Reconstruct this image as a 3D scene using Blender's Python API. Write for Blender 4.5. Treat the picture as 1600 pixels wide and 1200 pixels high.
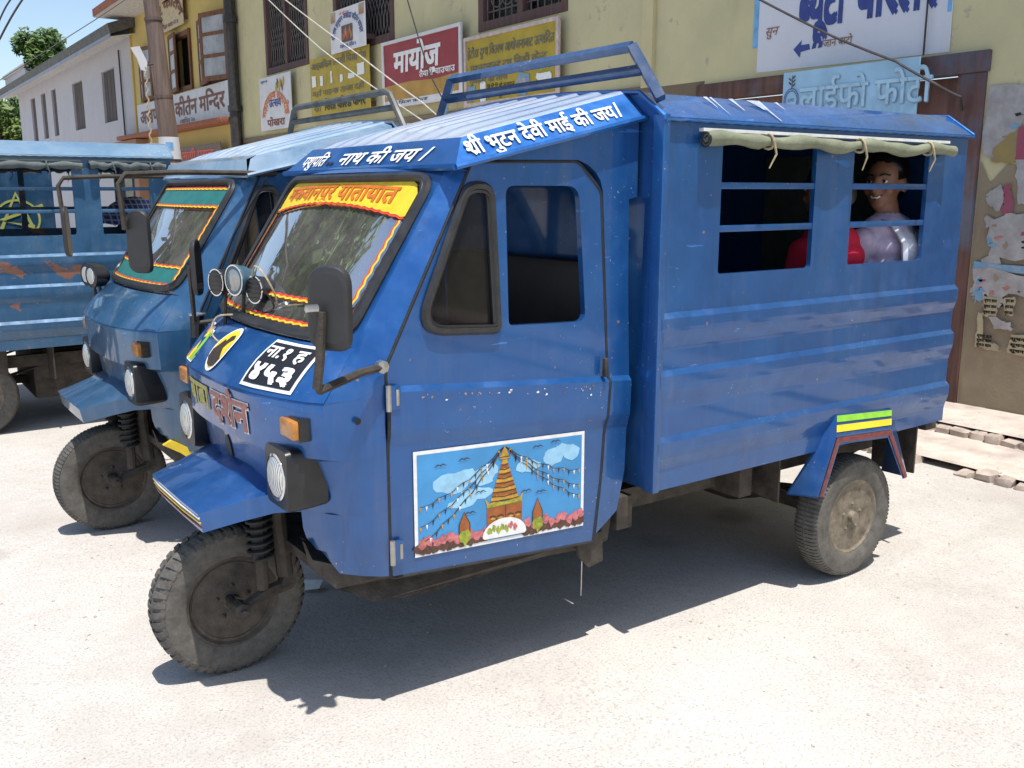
import bpy, bmesh, math, random
from mathutils import Vector, Matrix, Euler, noise
from mathutils.geometry import tessellate_polygon
random.seed(7)
R = math.radians
PI = math.pi
for o in list(bpy.data.objects):
    bpy.data.objects.remove(o)
scene = bpy.context.scene
COL = scene.collection

# ------------------------------------------------------------------ camera
# world: +X runs from a vehicle's nose to its tail (towards the building), +Y away from the viewer, Z up
PITCH = math.atan(300.0 / 1480.0)
YAW = math.atan(2150.0 * math.cos(PITCH) / 1480.0)
F_ = Vector((math.cos(YAW), math.sin(YAW), 0)); RT = Vector((math.sin(YAW), -math.cos(YAW), 0)); UZ = Vector((0, 0, 1))
FW = F_ * math.cos(PITCH) - UZ * math.sin(PITCH)
UPV = F_ * math.sin(PITCH) + UZ * math.cos(PITCH)
cam = bpy.data.cameras.new('camera')
cam.sensor_width = 36.0
cam.lens = 1480.0 / 1600.0 * 36.0
cam.clip_start = 0.05
cam.clip_end = 1000
camo = bpy.data.objects.new('camera', cam); COL.objects.link(camo)
mw = Matrix((( RT.x, UPV.x, -FW.x, 0.0), (RT.y, UPV.y, -FW.y, -2.146), (RT.z, UPV.z, -FW.z, 1.5), (0, 0, 0, 1)))
camo.matrix_world = mw
scene.camera = camo

# ------------------------------------------------------------------ sky, sun, exposure
SUN_DIR = Vector((-0.05, -0.27, 1.0)).normalized()
world = bpy.data.worlds.new('World'); scene.world = world; world.use_nodes = True
wn = world.node_tree.nodes; wl = world.node_tree.links
sky = wn.new('ShaderNodeTexSky'); sky.sky_type = 'NISHITA'; sky.sun_disc = False
sky.sun_elevation = math.asin(SUN_DIR.z)
sky.sun_rotation = math.atan2(SUN_DIR.x, SUN_DIR.y)
sky.air_density = 1.0; sky.dust_density = 0.9; sky.ozone_density = 1.0
bg = wn['Background']; bg.inputs['Strength'].default_value = 0.15
wl.new(sky.outputs['Color'], bg.inputs['Color'])
sl = bpy.data.lights.new('sun', 'SUN'); sl.energy = 4.6; sl.angle = R(0.53); sl.color = (1.0, 0.965, 0.91)
so = bpy.data.objects.new('sun', sl); COL.objects.link(so)
so.rotation_euler = SUN_DIR.to_track_quat('Z', 'Y').to_euler(); so.location = (-3, -3, 12)
vs = scene.view_settings
vs.view_transform = 'Standard'; vs.look = 'None'; vs.exposure = 0.27; vs.gamma = 1.0; vs.use_curve_mapping = False
scene.render.engine = 'CYCLES'
scene.cycles.max_bounces = 7; scene.cycles.transparent_max_bounces = 16
scene.cycles.caustics_reflective = False; scene.cycles.caustics_refractive = False

# ------------------------------------------------------------------ materials
MATS = {}
def nodes_of(name):
    m = bpy.data.materials.new(name); m.use_nodes = True
    return m, m.node_tree.nodes, m.node_tree.links, m.node_tree.nodes['Principled BSDF']
def N(nd, typ, **kw):
    n = nd.new(typ)
    for k, v in kw.items():
        if k in n.inputs: n.inputs[k].default_value = v
        else: setattr(n, k, v)
    return n
def ramp(nd, lk, src, stops):
    r = nd.new('ShaderNodeValToRGB'); e = r.color_ramp.elements
    while len(e) < len(stops): e.new(0.5)
    for i, (p, c) in enumerate(stops):
        e[i].position = p; e[i].color = (*c, 1) if len(c) == 3 else c
    lk.new(src, r.inputs[0]); return r
def mixc(nd, lk, fac, a, b, blend='MIX'):
    m = nd.new('ShaderNodeMix'); m.data_type = 'RGBA'; m.blend_type = blend
    for sock, v in ((m.inputs[0], fac), (m.inputs[6], a), (m.inputs[7], b)):
        if hasattr(v, 'links'): lk.new(v, sock)
        elif isinstance(v, (int, float)): sock.default_value = v
        else: sock.default_value = (*v, 1)
    return m.outputs[2]
def tex(nd, lk, scale, detail=4, rough=0.55, vec=None, dist=0.0):
    t = N(nd, 'ShaderNodeTexNoise', Scale=scale, Detail=detail, Roughness=rough, Distortion=dist)
    if vec is not None: lk.new(vec, t.inputs['Vector'])
    return t
def objcoord(nd, lk, sc=None):
    c = nd.new('ShaderNodeTexCoord')
    if sc is None: return c.outputs['Object']
    mp = nd.new('ShaderNodeMapping'); mp.inputs['Scale'].default_value = sc
    lk.new(c.outputs['Object'], mp.inputs['Vector']); return mp.outputs['Vector']
def bump(nd, lk, b, h, strength, dist, prev=None):
    n = nd.new('ShaderNodeBump'); n.inputs['Strength'].default_value = strength; n.inputs['Distance'].default_value = dist
    lk.new(h, n.inputs['Height'])
    if prev is not None: lk.new(prev, n.inputs['Normal'])
    if b is not None: lk.new(n.outputs[0], b.inputs['Normal'])
    return n.outputs[0]
def simple(name, col, rough=0.6, metal=0.0, var=0.25, scale=14, bmp=0.0, spec=None, coat=0.0):
    if name in MATS: return MATS[name]
    m, nd, lk, b = nodes_of(name)
    v = objcoord(nd, lk)
    t = tex(nd, lk, scale, 5, 0.6, v)
    dk = tuple(c * (1 - var) for c in col); lt = tuple(min(1, c * (1 + var * .8)) for c in col)
    r = ramp(nd, lk, t.outputs['Fac'], [(0.3, dk), (0.7, lt)])
    lk.new(r.outputs[0], b.inputs['Base Color'])
    b.inputs['Roughness'].default_value = rough; b.inputs['Metallic'].default_value = metal
    if spec is not None: b.inputs['Specular IOR Level'].default_value = spec
    b.inputs['Coat Weight'].default_value = coat
    if bmp:
        t2 = tex(nd, lk, scale * 6, 4, 0.6, v); bump(nd, lk, b, t2.outputs['Fac'], bmp, 0.01)
    MATS[name] = m; return m
def paint(name, col, fade, chip=(0.25, 0.12, 0.07), chips=0.0, dust=0.3, rough=0.28, rust=0.0, metal=0.0, dent=0.32):
    """old enamel on sheet metal: uneven tone, fine dust, chips, rust scabs, dented sheet"""
    if name in MATS: return MATS[name]
    m, nd, lk, b = nodes_of(name)
    v = objcoord(nd, lk)
    big = tex(nd, lk, 2.3, 5, 0.6, v); mid = tex(nd, lk, 9, 6, 0.65, v); fine = tex(nd, lk, 75, 5, 0.7, v)
    c = mixc(nd, lk, ramp(nd, lk, big.outputs['Fac'], [(0.38, (0, 0, 0)), (0.68, (1, 1, 1))]).outputs[0], col, fade)
    # rain streaks and rubbed dust
    vs_ = objcoord(nd, lk, (14, 14, 1.3)); st = tex(nd, lk, 1.0, 4, 0.6, vs_)
    sfac = ramp(nd, lk, st.outputs['Fac'], [(0.52, (0, 0, 0)), (0.75, (dust * .55,) * 3)]).outputs[0]
    c = mixc(nd, lk, sfac, c, (0.30, 0.29, 0.27))
    dfac = ramp(nd, lk, mid.outputs['Fac'], [(0.55, (0, 0, 0)), (0.85, (dust * .8,) * 3)]).outputs[0]
    c = mixc(nd, lk, dfac, c, (0.30, 0.28, 0.26))
    sepa = nd.new('ShaderNodeSeparateXYZ'); lk.new(v, sepa.inputs[0])
    mr = N(nd, 'ShaderNodeMapRange'); lk.new(sepa.outputs['Z'], mr.inputs['Value'])
    mr.inputs['From Min'].default_value = 0.85; mr.inputs['From Max'].default_value = 0.38
    mr.inputs['To Max'].default_value = 0.75 * dust / 0.3
    mm = N(nd, 'ShaderNodeMath', operation='MULTIPLY'); lk.new(mr.outputs[0], mm.inputs[0]); lk.new(mid.outputs['Fac'], mm.inputs[1])
    c = mixc(nd, lk, mm.outputs[0], c, (0.085, 0.085, 0.09))      # greyer and darker towards the bottom of the body
    if chips > 0:
        f2 = ramp(nd, lk, fine.outputs['Fac'], [(0.70 - chips * .05, (0, 0, 0)), (0.72 - chips * .05, (1, 1, 1))])
        g2 = ramp(nd, lk, big.outputs['Fac'], [(0.5, (0, 0, 0)), (0.56, (1, 1, 1))])
        ff = mixc(nd, lk, 1.0, f2.outputs[0], g2.outputs[0], 'MULTIPLY')
        c = mixc(nd, lk, ff, c, (0.5, 0.46, 0.42))
        v3 = objcoord(nd, lk, (3.0, 3.0, 26)); sc_ = tex(nd, lk, 2.0, 5, 0.6, v3, .6)
        sf = ramp(nd, lk, sc_.outputs['Fac'], [(0.70, (0, 0, 0)), (0.715, (.55,) * 3)])
        c = mixc(nd, lk, sf.outputs[0], c, tuple(min(1, x * 2.2 + .05) for x in fade))
        v4 = objcoord(nd, lk, (7.0, 7.0, .8)); gr = tex(nd, lk, 1.3, 6, 0.7, v4, .8)
        gf = ramp(nd, lk, gr.outputs['Fac'], [(0.55, (0, 0, 0)), (0.8, (.6,) * 3)])
        c = mixc(nd, lk, gf.outputs[0], c, tuple(x * .45 + .008 for x in col))
        sp = N(nd, 'ShaderNodeTexVoronoi', Scale=11.0); lk.new(v, sp.inputs['Vector'])
        spf = ramp(nd, lk, sp.outputs['Distance'], [(0.045, (1, 1, 1)), (0.07, (0, 0, 0))])
        spm = mixc(nd, lk, 1.0, spf.outputs[0], ramp(nd, lk, mid.outputs['Fac'], [(.52, (0,) * 3), (.56, (1,) * 3)]).outputs[0], 'MULTIPLY')
        c = mixc(nd, lk, spm, c, (0.30, 0.20, 0.15))
    if rust > 0:
        vr = objcoord(nd, lk, (1.0, 1.0, 1.7)); rt = tex(nd, lk, 3.1, 8, 0.66, vr, 0.4)
        rf = ramp(nd, lk, rt.outputs['Fac'], [(0.665 - rust * .1, (0, 0, 0)), (0.675 - rust * .1, (1, 1, 1))])
        rc = mixc(nd, lk, fine.outputs['Fac'], chip, tuple(x * 1.6 for x in chip))
        c = mixc(nd, lk, rf.outputs[0], c, rc)
    lk.new(c, b.inputs['Base Color'])
    rr = ramp(nd, lk, mid.outputs['Fac'], [(0.3, (rough * .75,) * 3), (0.75, (min(1, rough * 1.9),) * 3)])
    lk.new(rr.outputs[0], b.inputs['Roughness'])
    b.inputs['Metallic'].default_value = metal
    b.inputs['Coat Weight'].default_value = 0.8; b.inputs['Coat Roughness'].default_value = 0.06
    d = tex(nd, lk, 3.6, 3, 0.45, v)
    n1 = bump(nd, lk, None, d.outputs['Fac'], dent, 0.05)
    bump(nd, lk, b, fine.outputs['Fac'], 0.06, 0.004, n1)
    MATS[name] = m; return m
def glass(name, tint, rough=0.02, mixf=0.16):
    if name in MATS: return MATS[name]
    m, nd, lk, b = nodes_of(name)
    nd.remove(b); out = nd['Material Output']
    tr = nd.new('ShaderNodeBsdfTransparent'); tr.inputs[0].default_value = (*tint, 1)
    gl = N(nd, 'ShaderNodeBsdfGlossy', Roughness=rough)
    df = N(nd, 'ShaderNodeBsdfDiffuse'); df.inputs[0].default_value = (0.45, 0.43, 0.4, 1)
    fr = N(nd, 'ShaderNodeFresnel', IOR=1.33)
    mx = nd.new('ShaderNodeMixShader'); lk.new(fr.outputs[0], mx.inputs[0]); lk.new(tr.outputs[0], mx.inputs[1]); lk.new(gl.outputs[0], mx.inputs[2])
    t = tex(nd, lk, 5, 6, 0.7, objcoord(nd, lk))
    rp = ramp(nd, lk, t.outputs['Fac'], [(0.35, (mixf * .3,) * 3), (0.75, (mixf,) * 3)])
    m2 = nd.new('ShaderNodeMixShader'); lk.new(rp.outputs[0], m2.inputs[0]); lk.new(mx.outputs[0], m2.inputs[1]); lk.new(df.outputs[0], m2.inputs[2])
    lk.new(m2.outputs[0], out.inputs['Surface'])
    MATS[name] = m; return m

# ------------------------------------------------------------------ mesh builder
class MB:
    def __init__(s): s.v = []; s.f = []; s.m = []; s.mats = []
    def mi(s, mat):
        if mat is None: mat = s.mats[0] if s.mats else None
        if mat not in s.mats: s.mats.append(mat)
        return s.mats.index(mat)
    def add(s, vs, fs, mat):
        o = len(s.v); s.v += [tuple(p) for p in vs]; k = s.mi(mat)
        for f in fs: s.f.append(tuple(i + o for i in f)); s.m.append(k)
        return s
    def box(s, a, b, mat, M=None, bev=0.0):
        x0, y0, z0 = a; x1, y1, z1 = b
        if bev > 0:
            bm = bmesh.new(); bmesh.ops.create_cube(bm, size=1)
            for v in bm.verts: v.co = Vector(((x0 + x1) / 2 + v.co.x * (x1 - x0), (y0 + y1) / 2 + v.co.y * (y1 - y0), (z0 + z1) / 2 + v.co.z * (z1 - z0)))
            bmesh.ops.bevel(bm, geom=bm.edges[:], offset=bev, segments=2, affect='EDGES', profile=0.6)
            return s.bm(bm, mat, M)
        P = [(x0, y0, z0), (x1, y0, z0), (x1, y1, z0), (x0, y1, z0), (x0, y0, z1), (x1, y0, z1), (x1, y1, z1), (x0, y1, z1)]
        if M is not None: P = [M @ Vector(p) for p in P]
        return s.add(P, [(0, 3, 2, 1), (4, 5, 6, 7), (0, 1, 5, 4), (1, 2, 6, 5), (2, 3, 7, 6), (3, 0, 4, 7)], mat)
    def bm(s, bm, mat, M=None):
        bm.verts.index_update()
        P = [(M @ v.co) if M is not None else v.co.copy() for v in bm.verts]
        s.add(P, [[v.index for v in f.verts] for f in bm.faces], mat); bm.free(); return s
    def tube(s, pts, r, mat, n=8, cap=True, closed=False, flat=None):
        pts = [Vector(p) for p in pts]; L = len(pts)
        rs = r if isinstance(r, (list, tuple)) else [r] * L
        V = []; up = None
        for i, p in enumerate(pts):
            if closed: t = pts[(i + 1) % L] - pts[i - 1]
            else: t = pts[min(i + 1, L - 1)] - pts[max(i - 1, 0)]
            t.normalize()
            if up is None:
                up = Vector((0, 0, 1)) if abs(t.z) < 0.9 else Vector((1, 0, 0))
            a = t.cross(up)
            if a.length < 1e-6: a = t.orthogonal()
            a.normalize(); b = a.cross(t).normalized(); up = b
            for k in range(n):
                an = 2 * PI * k / n
                V.append(p + (a * math.cos(an) + b * math.sin(an) * (flat or 1)) * rs[i])
        Fc = []
        for i in range(L if closed else L - 1):
            j = (i + 1) % L
            for k in range(n):
                k2 = (k + 1) % n
                Fc.append((i * n + k, i * n + k2, j * n + k2, j * n + k))
        if cap and not closed:
            Fc.append(tuple(range(n))); Fc.append(tuple((L - 1) * n + k for k in reversed(range(n))))
        return s.add(V, Fc, mat)
    def lathe(s, prof, mat, M, n=32, cap=True):
        """prof: (radius, height) pairs turned about local Z, then placed by M"""
        V = []; Fc = []; L = len(prof)
        for (r, h) in prof:
            for k in range(n):
                a = 2 * PI * k / n; V.append(M @ Vector((r * math.cos(a), r * math.sin(a), h)))
        for i in range(L - 1):
            for k in range(n):
                k2 = (k + 1) % n
                Fc.append((i * n + k, i * n + k2, (i + 1) * n + k2, (i + 1) * n + k))
        if cap and prof[0][0] > 1e-5: Fc.append(tuple(reversed(range(n))))
        if cap and prof[-1][0] > 1e-5: Fc.append(tuple((L - 1) * n + k for k in range(n)))
        return s.add(V, Fc, mat)
    def grid(s, rows, mat, closed=False):
        n = len(rows[0]); V = [p for r in rows for p in r]; Fc = []
        for i in range(len(rows) - 1):
            for k in range(n if closed else n - 1):
                k2 = (k + 1) % n
                Fc.append((i * n + k, i * n + k2, (i + 1) * n + k2, (i + 1) * n + k))
        return s.add(V, Fc, mat)
    def poly(s, pts2, mapf, mat, lift=0.0):
        """filled flat polygon in 2-D mapped by mapf(x, y, lift)"""
        tri = tessellate_polygon([[Vector((p[0], p[1], 0)) for p in pts2]])
        return s.add([mapf(p[0], p[1], lift) for p in pts2], [tuple(t) for t in tri], mat)
    def strip(s, pts2, w, mapf, mat, lift=0.0):
        """a brush stroke of width w (number or list) along 2-D points"""
        V = []; L = len(pts2)
        for i, p in enumerate(pts2):
            a = pts2[max(i - 1, 0)]; b = pts2[min(i + 1, L - 1)]
            dx, dy = b[0] - a[0], b[1] - a[1]; l = math.hypot(dx, dy) or 1
            ww = (w[i] if isinstance(w, (list, tuple)) else w) / 2
            nx, ny = -dy / l * ww, dx / l * ww
            V += [mapf(p[0] + nx, p[1] + ny, lift), mapf(p[0] - nx, p[1] - ny, lift)]
        return s.add(V, [(2 * i, 2 * i + 1, 2 * i + 3, 2 * i + 2) for i in range(L - 1)], mat)
    def panel(s, outer, holes, mapf, thick, mat, cuts=()):
        loops = [outer] + list(holes)
        tri = tessellate_polygon([[Vector((p[0], p[1], 0)) for p in l] for l in loops])
        bm = bmesh.new(); vv = [bm.verts.new((p[0], p[1], 0)) for l in loops for p in l]
        for t in tri:
            try: bm.faces.new([vv[i] for i in t])
            except ValueError: pass
        for (px, py, nx, ny) in cuts:
            bmesh.ops.bisect_plane(bm, geom=bm.verts[:] + bm.edges[:] + bm.faces[:], plane_co=(px, py, 0), plane_no=(nx, ny, 0))
        bm.verts.index_update()
        fr = [mapf(v.co.x, v.co.y) for v in bm.verts]; n = len(fr); th = Vector(thick)
        bk = [Vector(p) + th for p in fr]
        Fc = [[v.index for v in f.verts] for f in bm.faces]
        Fb = [[i + n for i in reversed(f)] for f in Fc]
        W = []
        for e in bm.edges:
            if len(e.link_faces) == 1:
                l = e.link_faces[0]; a, b = e.verts[0].index, e.verts[1].index
                W.append((a, b, b + n, a + n))
        bm.free()
        return s.add(fr + bk, Fc + Fb + W, mat)
    def mesh(s, name, smooth=35, fix=True):
        me = bpy.data.meshes.new(name); me.from_pydata(s.v, [], s.f)
        for m in s.mats: me.materials.append(m)
        me.polygons.foreach_set('material_index', s.m)
        if fix:
            b = bmesh.new(); b.from_mesh(me); bmesh.ops.recalc_face_normals(b, faces=b.faces[:]); b.to_mesh(me); b.free()
        if smooth:
            me.polygons.foreach_set('use_smooth', [True] * len(me.polygons)); me.set_sharp_from_angle(angle=R(smooth))
        me.update(); return me
    def build(s, name, parent=None, smooth=35, loc=None, fix=True):
        o = bpy.data.objects.new(name, s.mesh(name, smooth, fix)); COL.objects.link(o)
        if parent is not None: o.parent = parent
        if loc is not None: o.location = loc
        return o
def tag(o, label, cat, group=None, kind=None):
    if kind: o['kind'] = kind
    if label: o['label'] = label
    if cat: o['category'] = cat
    if group: o['group'] = group
    return o
def empty(name, loc):
    o = bpy.data.objects.new(name, None); COL.objects.link(o); o.location = loc; o.empty_display_size = 0.2; return o
def roundpoly(pts, rad, n=5):
    out = []; L = len(pts)
    for i, p in enumerate(pts):
        r = rad[i] if isinstance(rad, (list, tuple)) else rad
        p = Vector((p[0], p[1])); a = Vector(pts[i - 1][:2]) - p; b = Vector(pts[(i + 1) % L][:2]) - p
        if r <= 0: out.append((p.x, p.y)); continue
        ang = a.angle(b); d = min(r / math.tan(ang / 2), a.length * .48, b.length * .48)
        a.normalize(); b.normalize(); s0 = p + a * d; s1 = p + b * d
        for k in range(n + 1):
            t = k / n; q = s0 * (1 - t) ** 2 + p * 2 * t * (1 - t) + s1 * t * t
            out.append((q.x, q.y))
    return out
def rrect(x0, y0, x1, y1, r, n=5): return roundpoly([(x0, y0), (x1, y0), (x1, y1), (x0, y1)], r, n)
def ell(cx, cy, rx, ry, n=24, rot=0.0):
    return [(cx + rx * math.cos(a) * math.cos(rot) - ry * math.sin(a) * math.sin(rot), cy + rx * math.cos(a) * math.sin(rot) + ry * math.sin(a) * math.cos(rot)) for a in [2 * PI * k / n for k in range(n)]]
def blob(cx, cy, rx, ry, n=18, amp=0.25, seed=0):
    rr = random.Random(seed); return [(cx + rx * math.cos(2 * PI * k / n) * (1 + rr.uniform(-amp, amp)), cy + ry * math.sin(2 * PI * k / n) * (1 + rr.uniform(-amp, amp))) for k in range(n)]

# ------------------------------------------------------------------ lettering (glyph outlines from the built-in font)
GLY = {}
def glyph(ch, bold):
    key = (ch, bold)
    if key in GLY: return GLY[key]
    def mk(body):
        c = bpy.data.curves.new('g', 'FONT'); c.body = body; c.size = 1.0; c.resolution_u = 3; c.fill_mode = 'FRONT'; c.offset = bold
        o = bpy.data.objects.new('g', c); COL.objects.link(o); bpy.context.view_layer.update()
        me = bpy.data.meshes.new_from_object(o.evaluated_get(bpy.context.evaluated_depsgraph_get()))
        V = [(v.co.x, v.co.y) for v in me.vertices]; Fc = [tuple(p.vertices) for p in me.polygons]
        bpy.data.objects.remove(o); bpy.data.curves.remove(c); bpy.data.meshes.remove(me)
        return V, Fc
    V, Fc = mk(ch)
    a = mk('न' + ch + 'न')[0]; b = mk('नन')[0]
    adv = (max(p[0] for p in a) - min(p[0] for p in a)) - (max(p[0] for p in b) - min(p[0] for p in b))
    GLY[key] = (V, Fc, adv); return GLY[key]
def deva(text, bold=0.012, shear=0.0):
    """visual-order text; '_' keeps only the left part of the letter before it (half form), '^' puts a hook over it"""
    V = []; Fc = []; pen = 0.0; last = None
    i = 0
    while i < len(text):
        ch = text[i]
        if ch == ' ': pen += 0.26; i += 1; continue
        if ch == '~':
            o = len(V); V += [(pen - .13, .20), (pen - .13, .12), (pen - .36, .02), (pen - .33, -.04)]; Fc.append((o, o + 1, o + 3, o + 2)); i += 1; continue
        if ch == '^':
            cx = pen - 0.10
            arc = [(cx + 0.0, 0.64), (cx - 0.02, 0.74), (cx - 0.09, 0.80), (cx - 0.17, 0.76), (cx - 0.18, 0.68)]
            o = len(V)
            for k, p in enumerate(arc):
                V += [(p[0], p[1] + .035), (p[0], p[1] - .035)] if 0 < k < 4 else [(p[0] + .035, p[1]), (p[0] - .035, p[1])]
            Fc += [(o + 2 * k, o + 2 * k + 1, o + 2 * k + 3, o + 2 * k + 2) for k in range(4)]
            i += 1; continue
        gv, gf, adv = glyph(ch, 0.0)
        half = i + 1 < len(text) and text[i + 1] == '_'
        if half and gv:
            bm = bmesh.new(); vs = [bm.verts.new((p[0], p[1], 0)) for p in gv]
            for f in gf:
                try: bm.faces.new([vs[k] for k in f])
                except ValueError: pass
            cut = adv * 0.68
            bmesh.ops.bisect_plane(bm, geom=bm.verts[:] + bm.edges[:] + bm.faces[:], plane_co=(cut, 0, 0), plane_no=(1, 0, 0), clear_outer=True)
            bm.verts.index_update(); gv = [(v.co.x, v.co.y) for v in bm.verts]; gf = [tuple(v.index for v in f.verts) for f in bm.faces]; bm.free()
            adv = cut; i += 1
        o = len(V); V += [(p[0] + pen, p[1]) for p in gv]; Fc += [tuple(k + o for k in f) for f in gf]
        pen += adv; i += 1
    if shear: V = [(p[0] + p[1] * shear, p[1]) for p in V]
    V0, F0 = V, Fc; V = [(p[0], p[1], 0.0) for p in V0]; Fc = list(F0)
    if bold > 0.004:                                  # heavier brush: slightly shifted coats, each a hair above the last
        for k, (ox, oy) in enumerate(((1, 1), (-1, 1), (-1, -1), (1, -1))):
            o = len(V); V += [(p[0] + ox * bold, p[1] + oy * bold, .00012 * (k + 1)) for p in V0]; Fc += [tuple(i + o for i in f) for f in F0]
    return V, Fc, max(pen, 0.01)
def write(mb, text, x, y, w, h, mapf, mat, lift=0.0, bold=0.012, shear=0.0, warp=None):
    """fit one line of lettering into width w, body height h, its base at (x, y)"""
    V, Fc, adv = deva(text, bold, shear); sx = w / adv; sy = h / 0.64
    P = [(x + p[0] * sx, y + p[1] * sy) for p in V]
    if warp: P = [warp(*p) for p in P]
    mb.add([mapf(p[0], p[1], lift + q[2]) for p, q in zip(P, V)], Fc, mat)
# shared materials
def shared():
    simple('rubber', (0.022, 0.021, 0.02), 0.7, var=0.5, scale=30, bmp=0.2)
    simple('gasket', (0.03, 0.03, 0.031), 0.42, var=0.4, scale=25)
    simple('black_plastic', (0.016, 0.016, 0.018), 0.38, var=0.5, scale=12)
    simple('mirror_back', (0.030, 0.030, 0.031), 0.5, var=0.25, scale=8)
    simple('grime_metal', (0.058, 0.047, 0.037), 0.75, metal=0.1, var=0.55, scale=18, bmp=0.3)
    simple('rim_metal', (0.21, 0.175, 0.13), 0.62, metal=0.2, var=0.5, scale=22, bmp=0.25)
    simple('front_rim', (0.080, 0.066, 0.053), 0.6, metal=0.2, var=0.5, scale=22, bmp=0.25)
    simple('steel', (0.45, 0.44, 0.42), 0.32, metal=0.9, var=0.3, scale=20)
    simple('chrome', (0.75, 0.75, 0.76), 0.12, metal=1.0, var=0.1)
    simple('mirror_glass', (0.8, 0.8, 0.82), 0.04, metal=1.0, var=0.02)
    simple('amber', (0.50, 0.19, 0.02), 0.3, var=0.35, scale=60, coat=0.4)
    simple('red_lens', (0.25, 0.02, 0.02), 0.25, var=0.3, scale=40)
    simple('white_paint', (0.78, 0.78, 0.76), 0.5, var=0.12, scale=40)
    simple('black_paint', (0.012, 0.013, 0.018), 0.5, var=0.3, scale=30)
    simple('yellow_paint', (0.78, 0.55, 0.03), 0.5, var=0.15, scale=30)
    simple('orange_paint', (0.62, 0.16, 0.02), 0.5, var=0.25, scale=40)
    simple('red_paint', (0.66, 0.06, 0.03), 0.5, var=0.15, scale=30)
    simple('green_paint', (0.22, 0.50, 0.04), 0.5, var=0.15, scale=30)
    simple('lime_text', (0.46, 0.42, 0.12), 0.6, var=0.3, scale=60)
    simple('pink_text', (0.42, 0.17, 0.14), 0.6, var=0.25, scale=60)
    simple('maroon_edge', (0.20, 0.045, 0.04), 0.55, var=0.35, scale=40)
    simple('seat_vinyl', (0.035, 0.022, 0.02), 0.45, var=0.3, scale=8)
    simple('canvas_green', (0.20, 0.215, 0.145), 0.85, var=0.22, scale=12, bmp=0.3)
    simple('canvas_grey', (0.10, 0.12, 0.12), 0.85, var=0.25, scale=12, bmp=0.3)
    simple('cord', (0.45, 0.36, 0.22), 0.9, var=0.3, scale=60)
    simple('pic_sky', (0.055, 0.27, 0.56), 0.5, var=0.22, scale=5)
    simple('pic_cloud', (0.30, 0.56, 0.76), 0.5, var=0.2, scale=24)
    simple('pic_stupa', (0.34, 0.10, 0.025), 0.5, var=0.3, scale=30)
    simple('pic_gold', (0.55, 0.30, 0.03), 0.5, var=0.3, scale=50)
    simple('pic_dark', (0.045, 0.03, 0.02), 0.5, var=0.3, scale=50)
    simple('pic_pink', (0.55, 0.16, 0.17), 0.5, var=0.5, scale=70)
    simple('pic_leaf', (0.32, 0.36, 0.04), 0.5, var=0.5, scale=70)
    simple('pic_earth', (0.10, 0.045, 0.03), 0.5, var=0.5, scale=70)
    simple('teal_paint', (0.025, 0.16, 0.15), 0.45, var=0.2, scale=18)
    simple('skin', (0.26, 0.125, 0.075), 0.5, var=0.1, scale=30)
    simple('hair', (0.010, 0.008, 0.007), 0.35, var=0.4, scale=60)
    # tyre rubber with ground-in dust
    for nm, a, b_ in (('tyre', (0.055, 0.051, 0.046), (0.17, 0.157, 0.137)), ('tyre_wall', (0.072, 0.067, 0.060), (0.165, 0.150, 0.13))):
        m, nd, lk, b = nodes_of(nm); v = objcoord(nd, lk)
        t = tex(nd, lk, 24, 7, 0.75, v); t2 = tex(nd, lk, 110, 3, 0.6, v)
        r = ramp(nd, lk, t.outputs['Fac'], [(0.32, a), (0.72, b_)])
        lk.new(r.outputs[0], b.inputs['Base Color']); b.inputs['Roughness'].default_value = 0.88
        bump(nd, lk, b, t2.outputs['Fac'], 0.25, 0.005); MATS[nm] = m
    # headlamp lens: bright fluted glass over a reflector
    m, nd, lk, b = nodes_of('lamp_lens'); v = objcoord(nd, lk)
    w = N(nd, 'ShaderNodeTexWave', Scale=34.0, Distortion=0.0); w.bands_direction = 'Y'; lk.new(v, w.inputs['Vector'])
    b.inputs['Base Color'].default_value = (0.78, 0.78, 0.74, 1); b.inputs['Roughness'].default_value = 0.16; b.inputs['Metallic'].default_value = 0.55
    bump(nd, lk, b, w.outputs['Fac'], 0.6, 0.01); MATS['lamp_lens'] = m
    simple('spot_lens', (0.34, 0.34, 0.33), .15, metal=.5, var=.3, scale=20)
    glass('windscreen', (0.80, 0.86, 0.88), 0.02, 0.26)
    glass('door_glass', (0.36, 0.38, 0.38), 0.05, 0.05)
    glass('window_glass', (0.5, 0.55, 0.58), 0.03, 0.12)
shared()
M_ = MATS
# ------------------------------------------------------------------ three-wheeler
YC = 0.675
def lerp(a, b, t): return a + (b - a) * t
def ip(ctrl, d):
    d = abs(d)
    for (a, b) in zip(ctrl, ctrl[1:]):
        if d <= b[0]: return lerp(a[1], b[1], (d - a[0]) / (b[0] - a[0]))
    return ctrl[-1][1]
ROW62 = [(0, .935), (.2, .94), (.3, .955), (.375, .985), (.475, 1.03), (.545, 1.09), (.575, 1.16)]
ROW78 = [(0, .905), (.2, .915), (.3, .93), (.41, .955), (.5, .995), (.55, 1.05), (.575, 1.16)]
ROW80 = [(0, .876), (.1, .877), (.2, .882), (.3, .895), (.41, .926), (.5, .957), (.55, .995), (.575, 1.16)]
ROWCR = [(0, .864), (.1, .865), (.2, .870), (.3, .884), (.41, .918), (.5, .952), (.552, .990), (.575, 1.16)]
HTOP = [(0, 1.0), (.2, 1.010), (.35, 1.030), (.45, 1.058), (.525, 1.095)]
WK = .525 / .475
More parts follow.
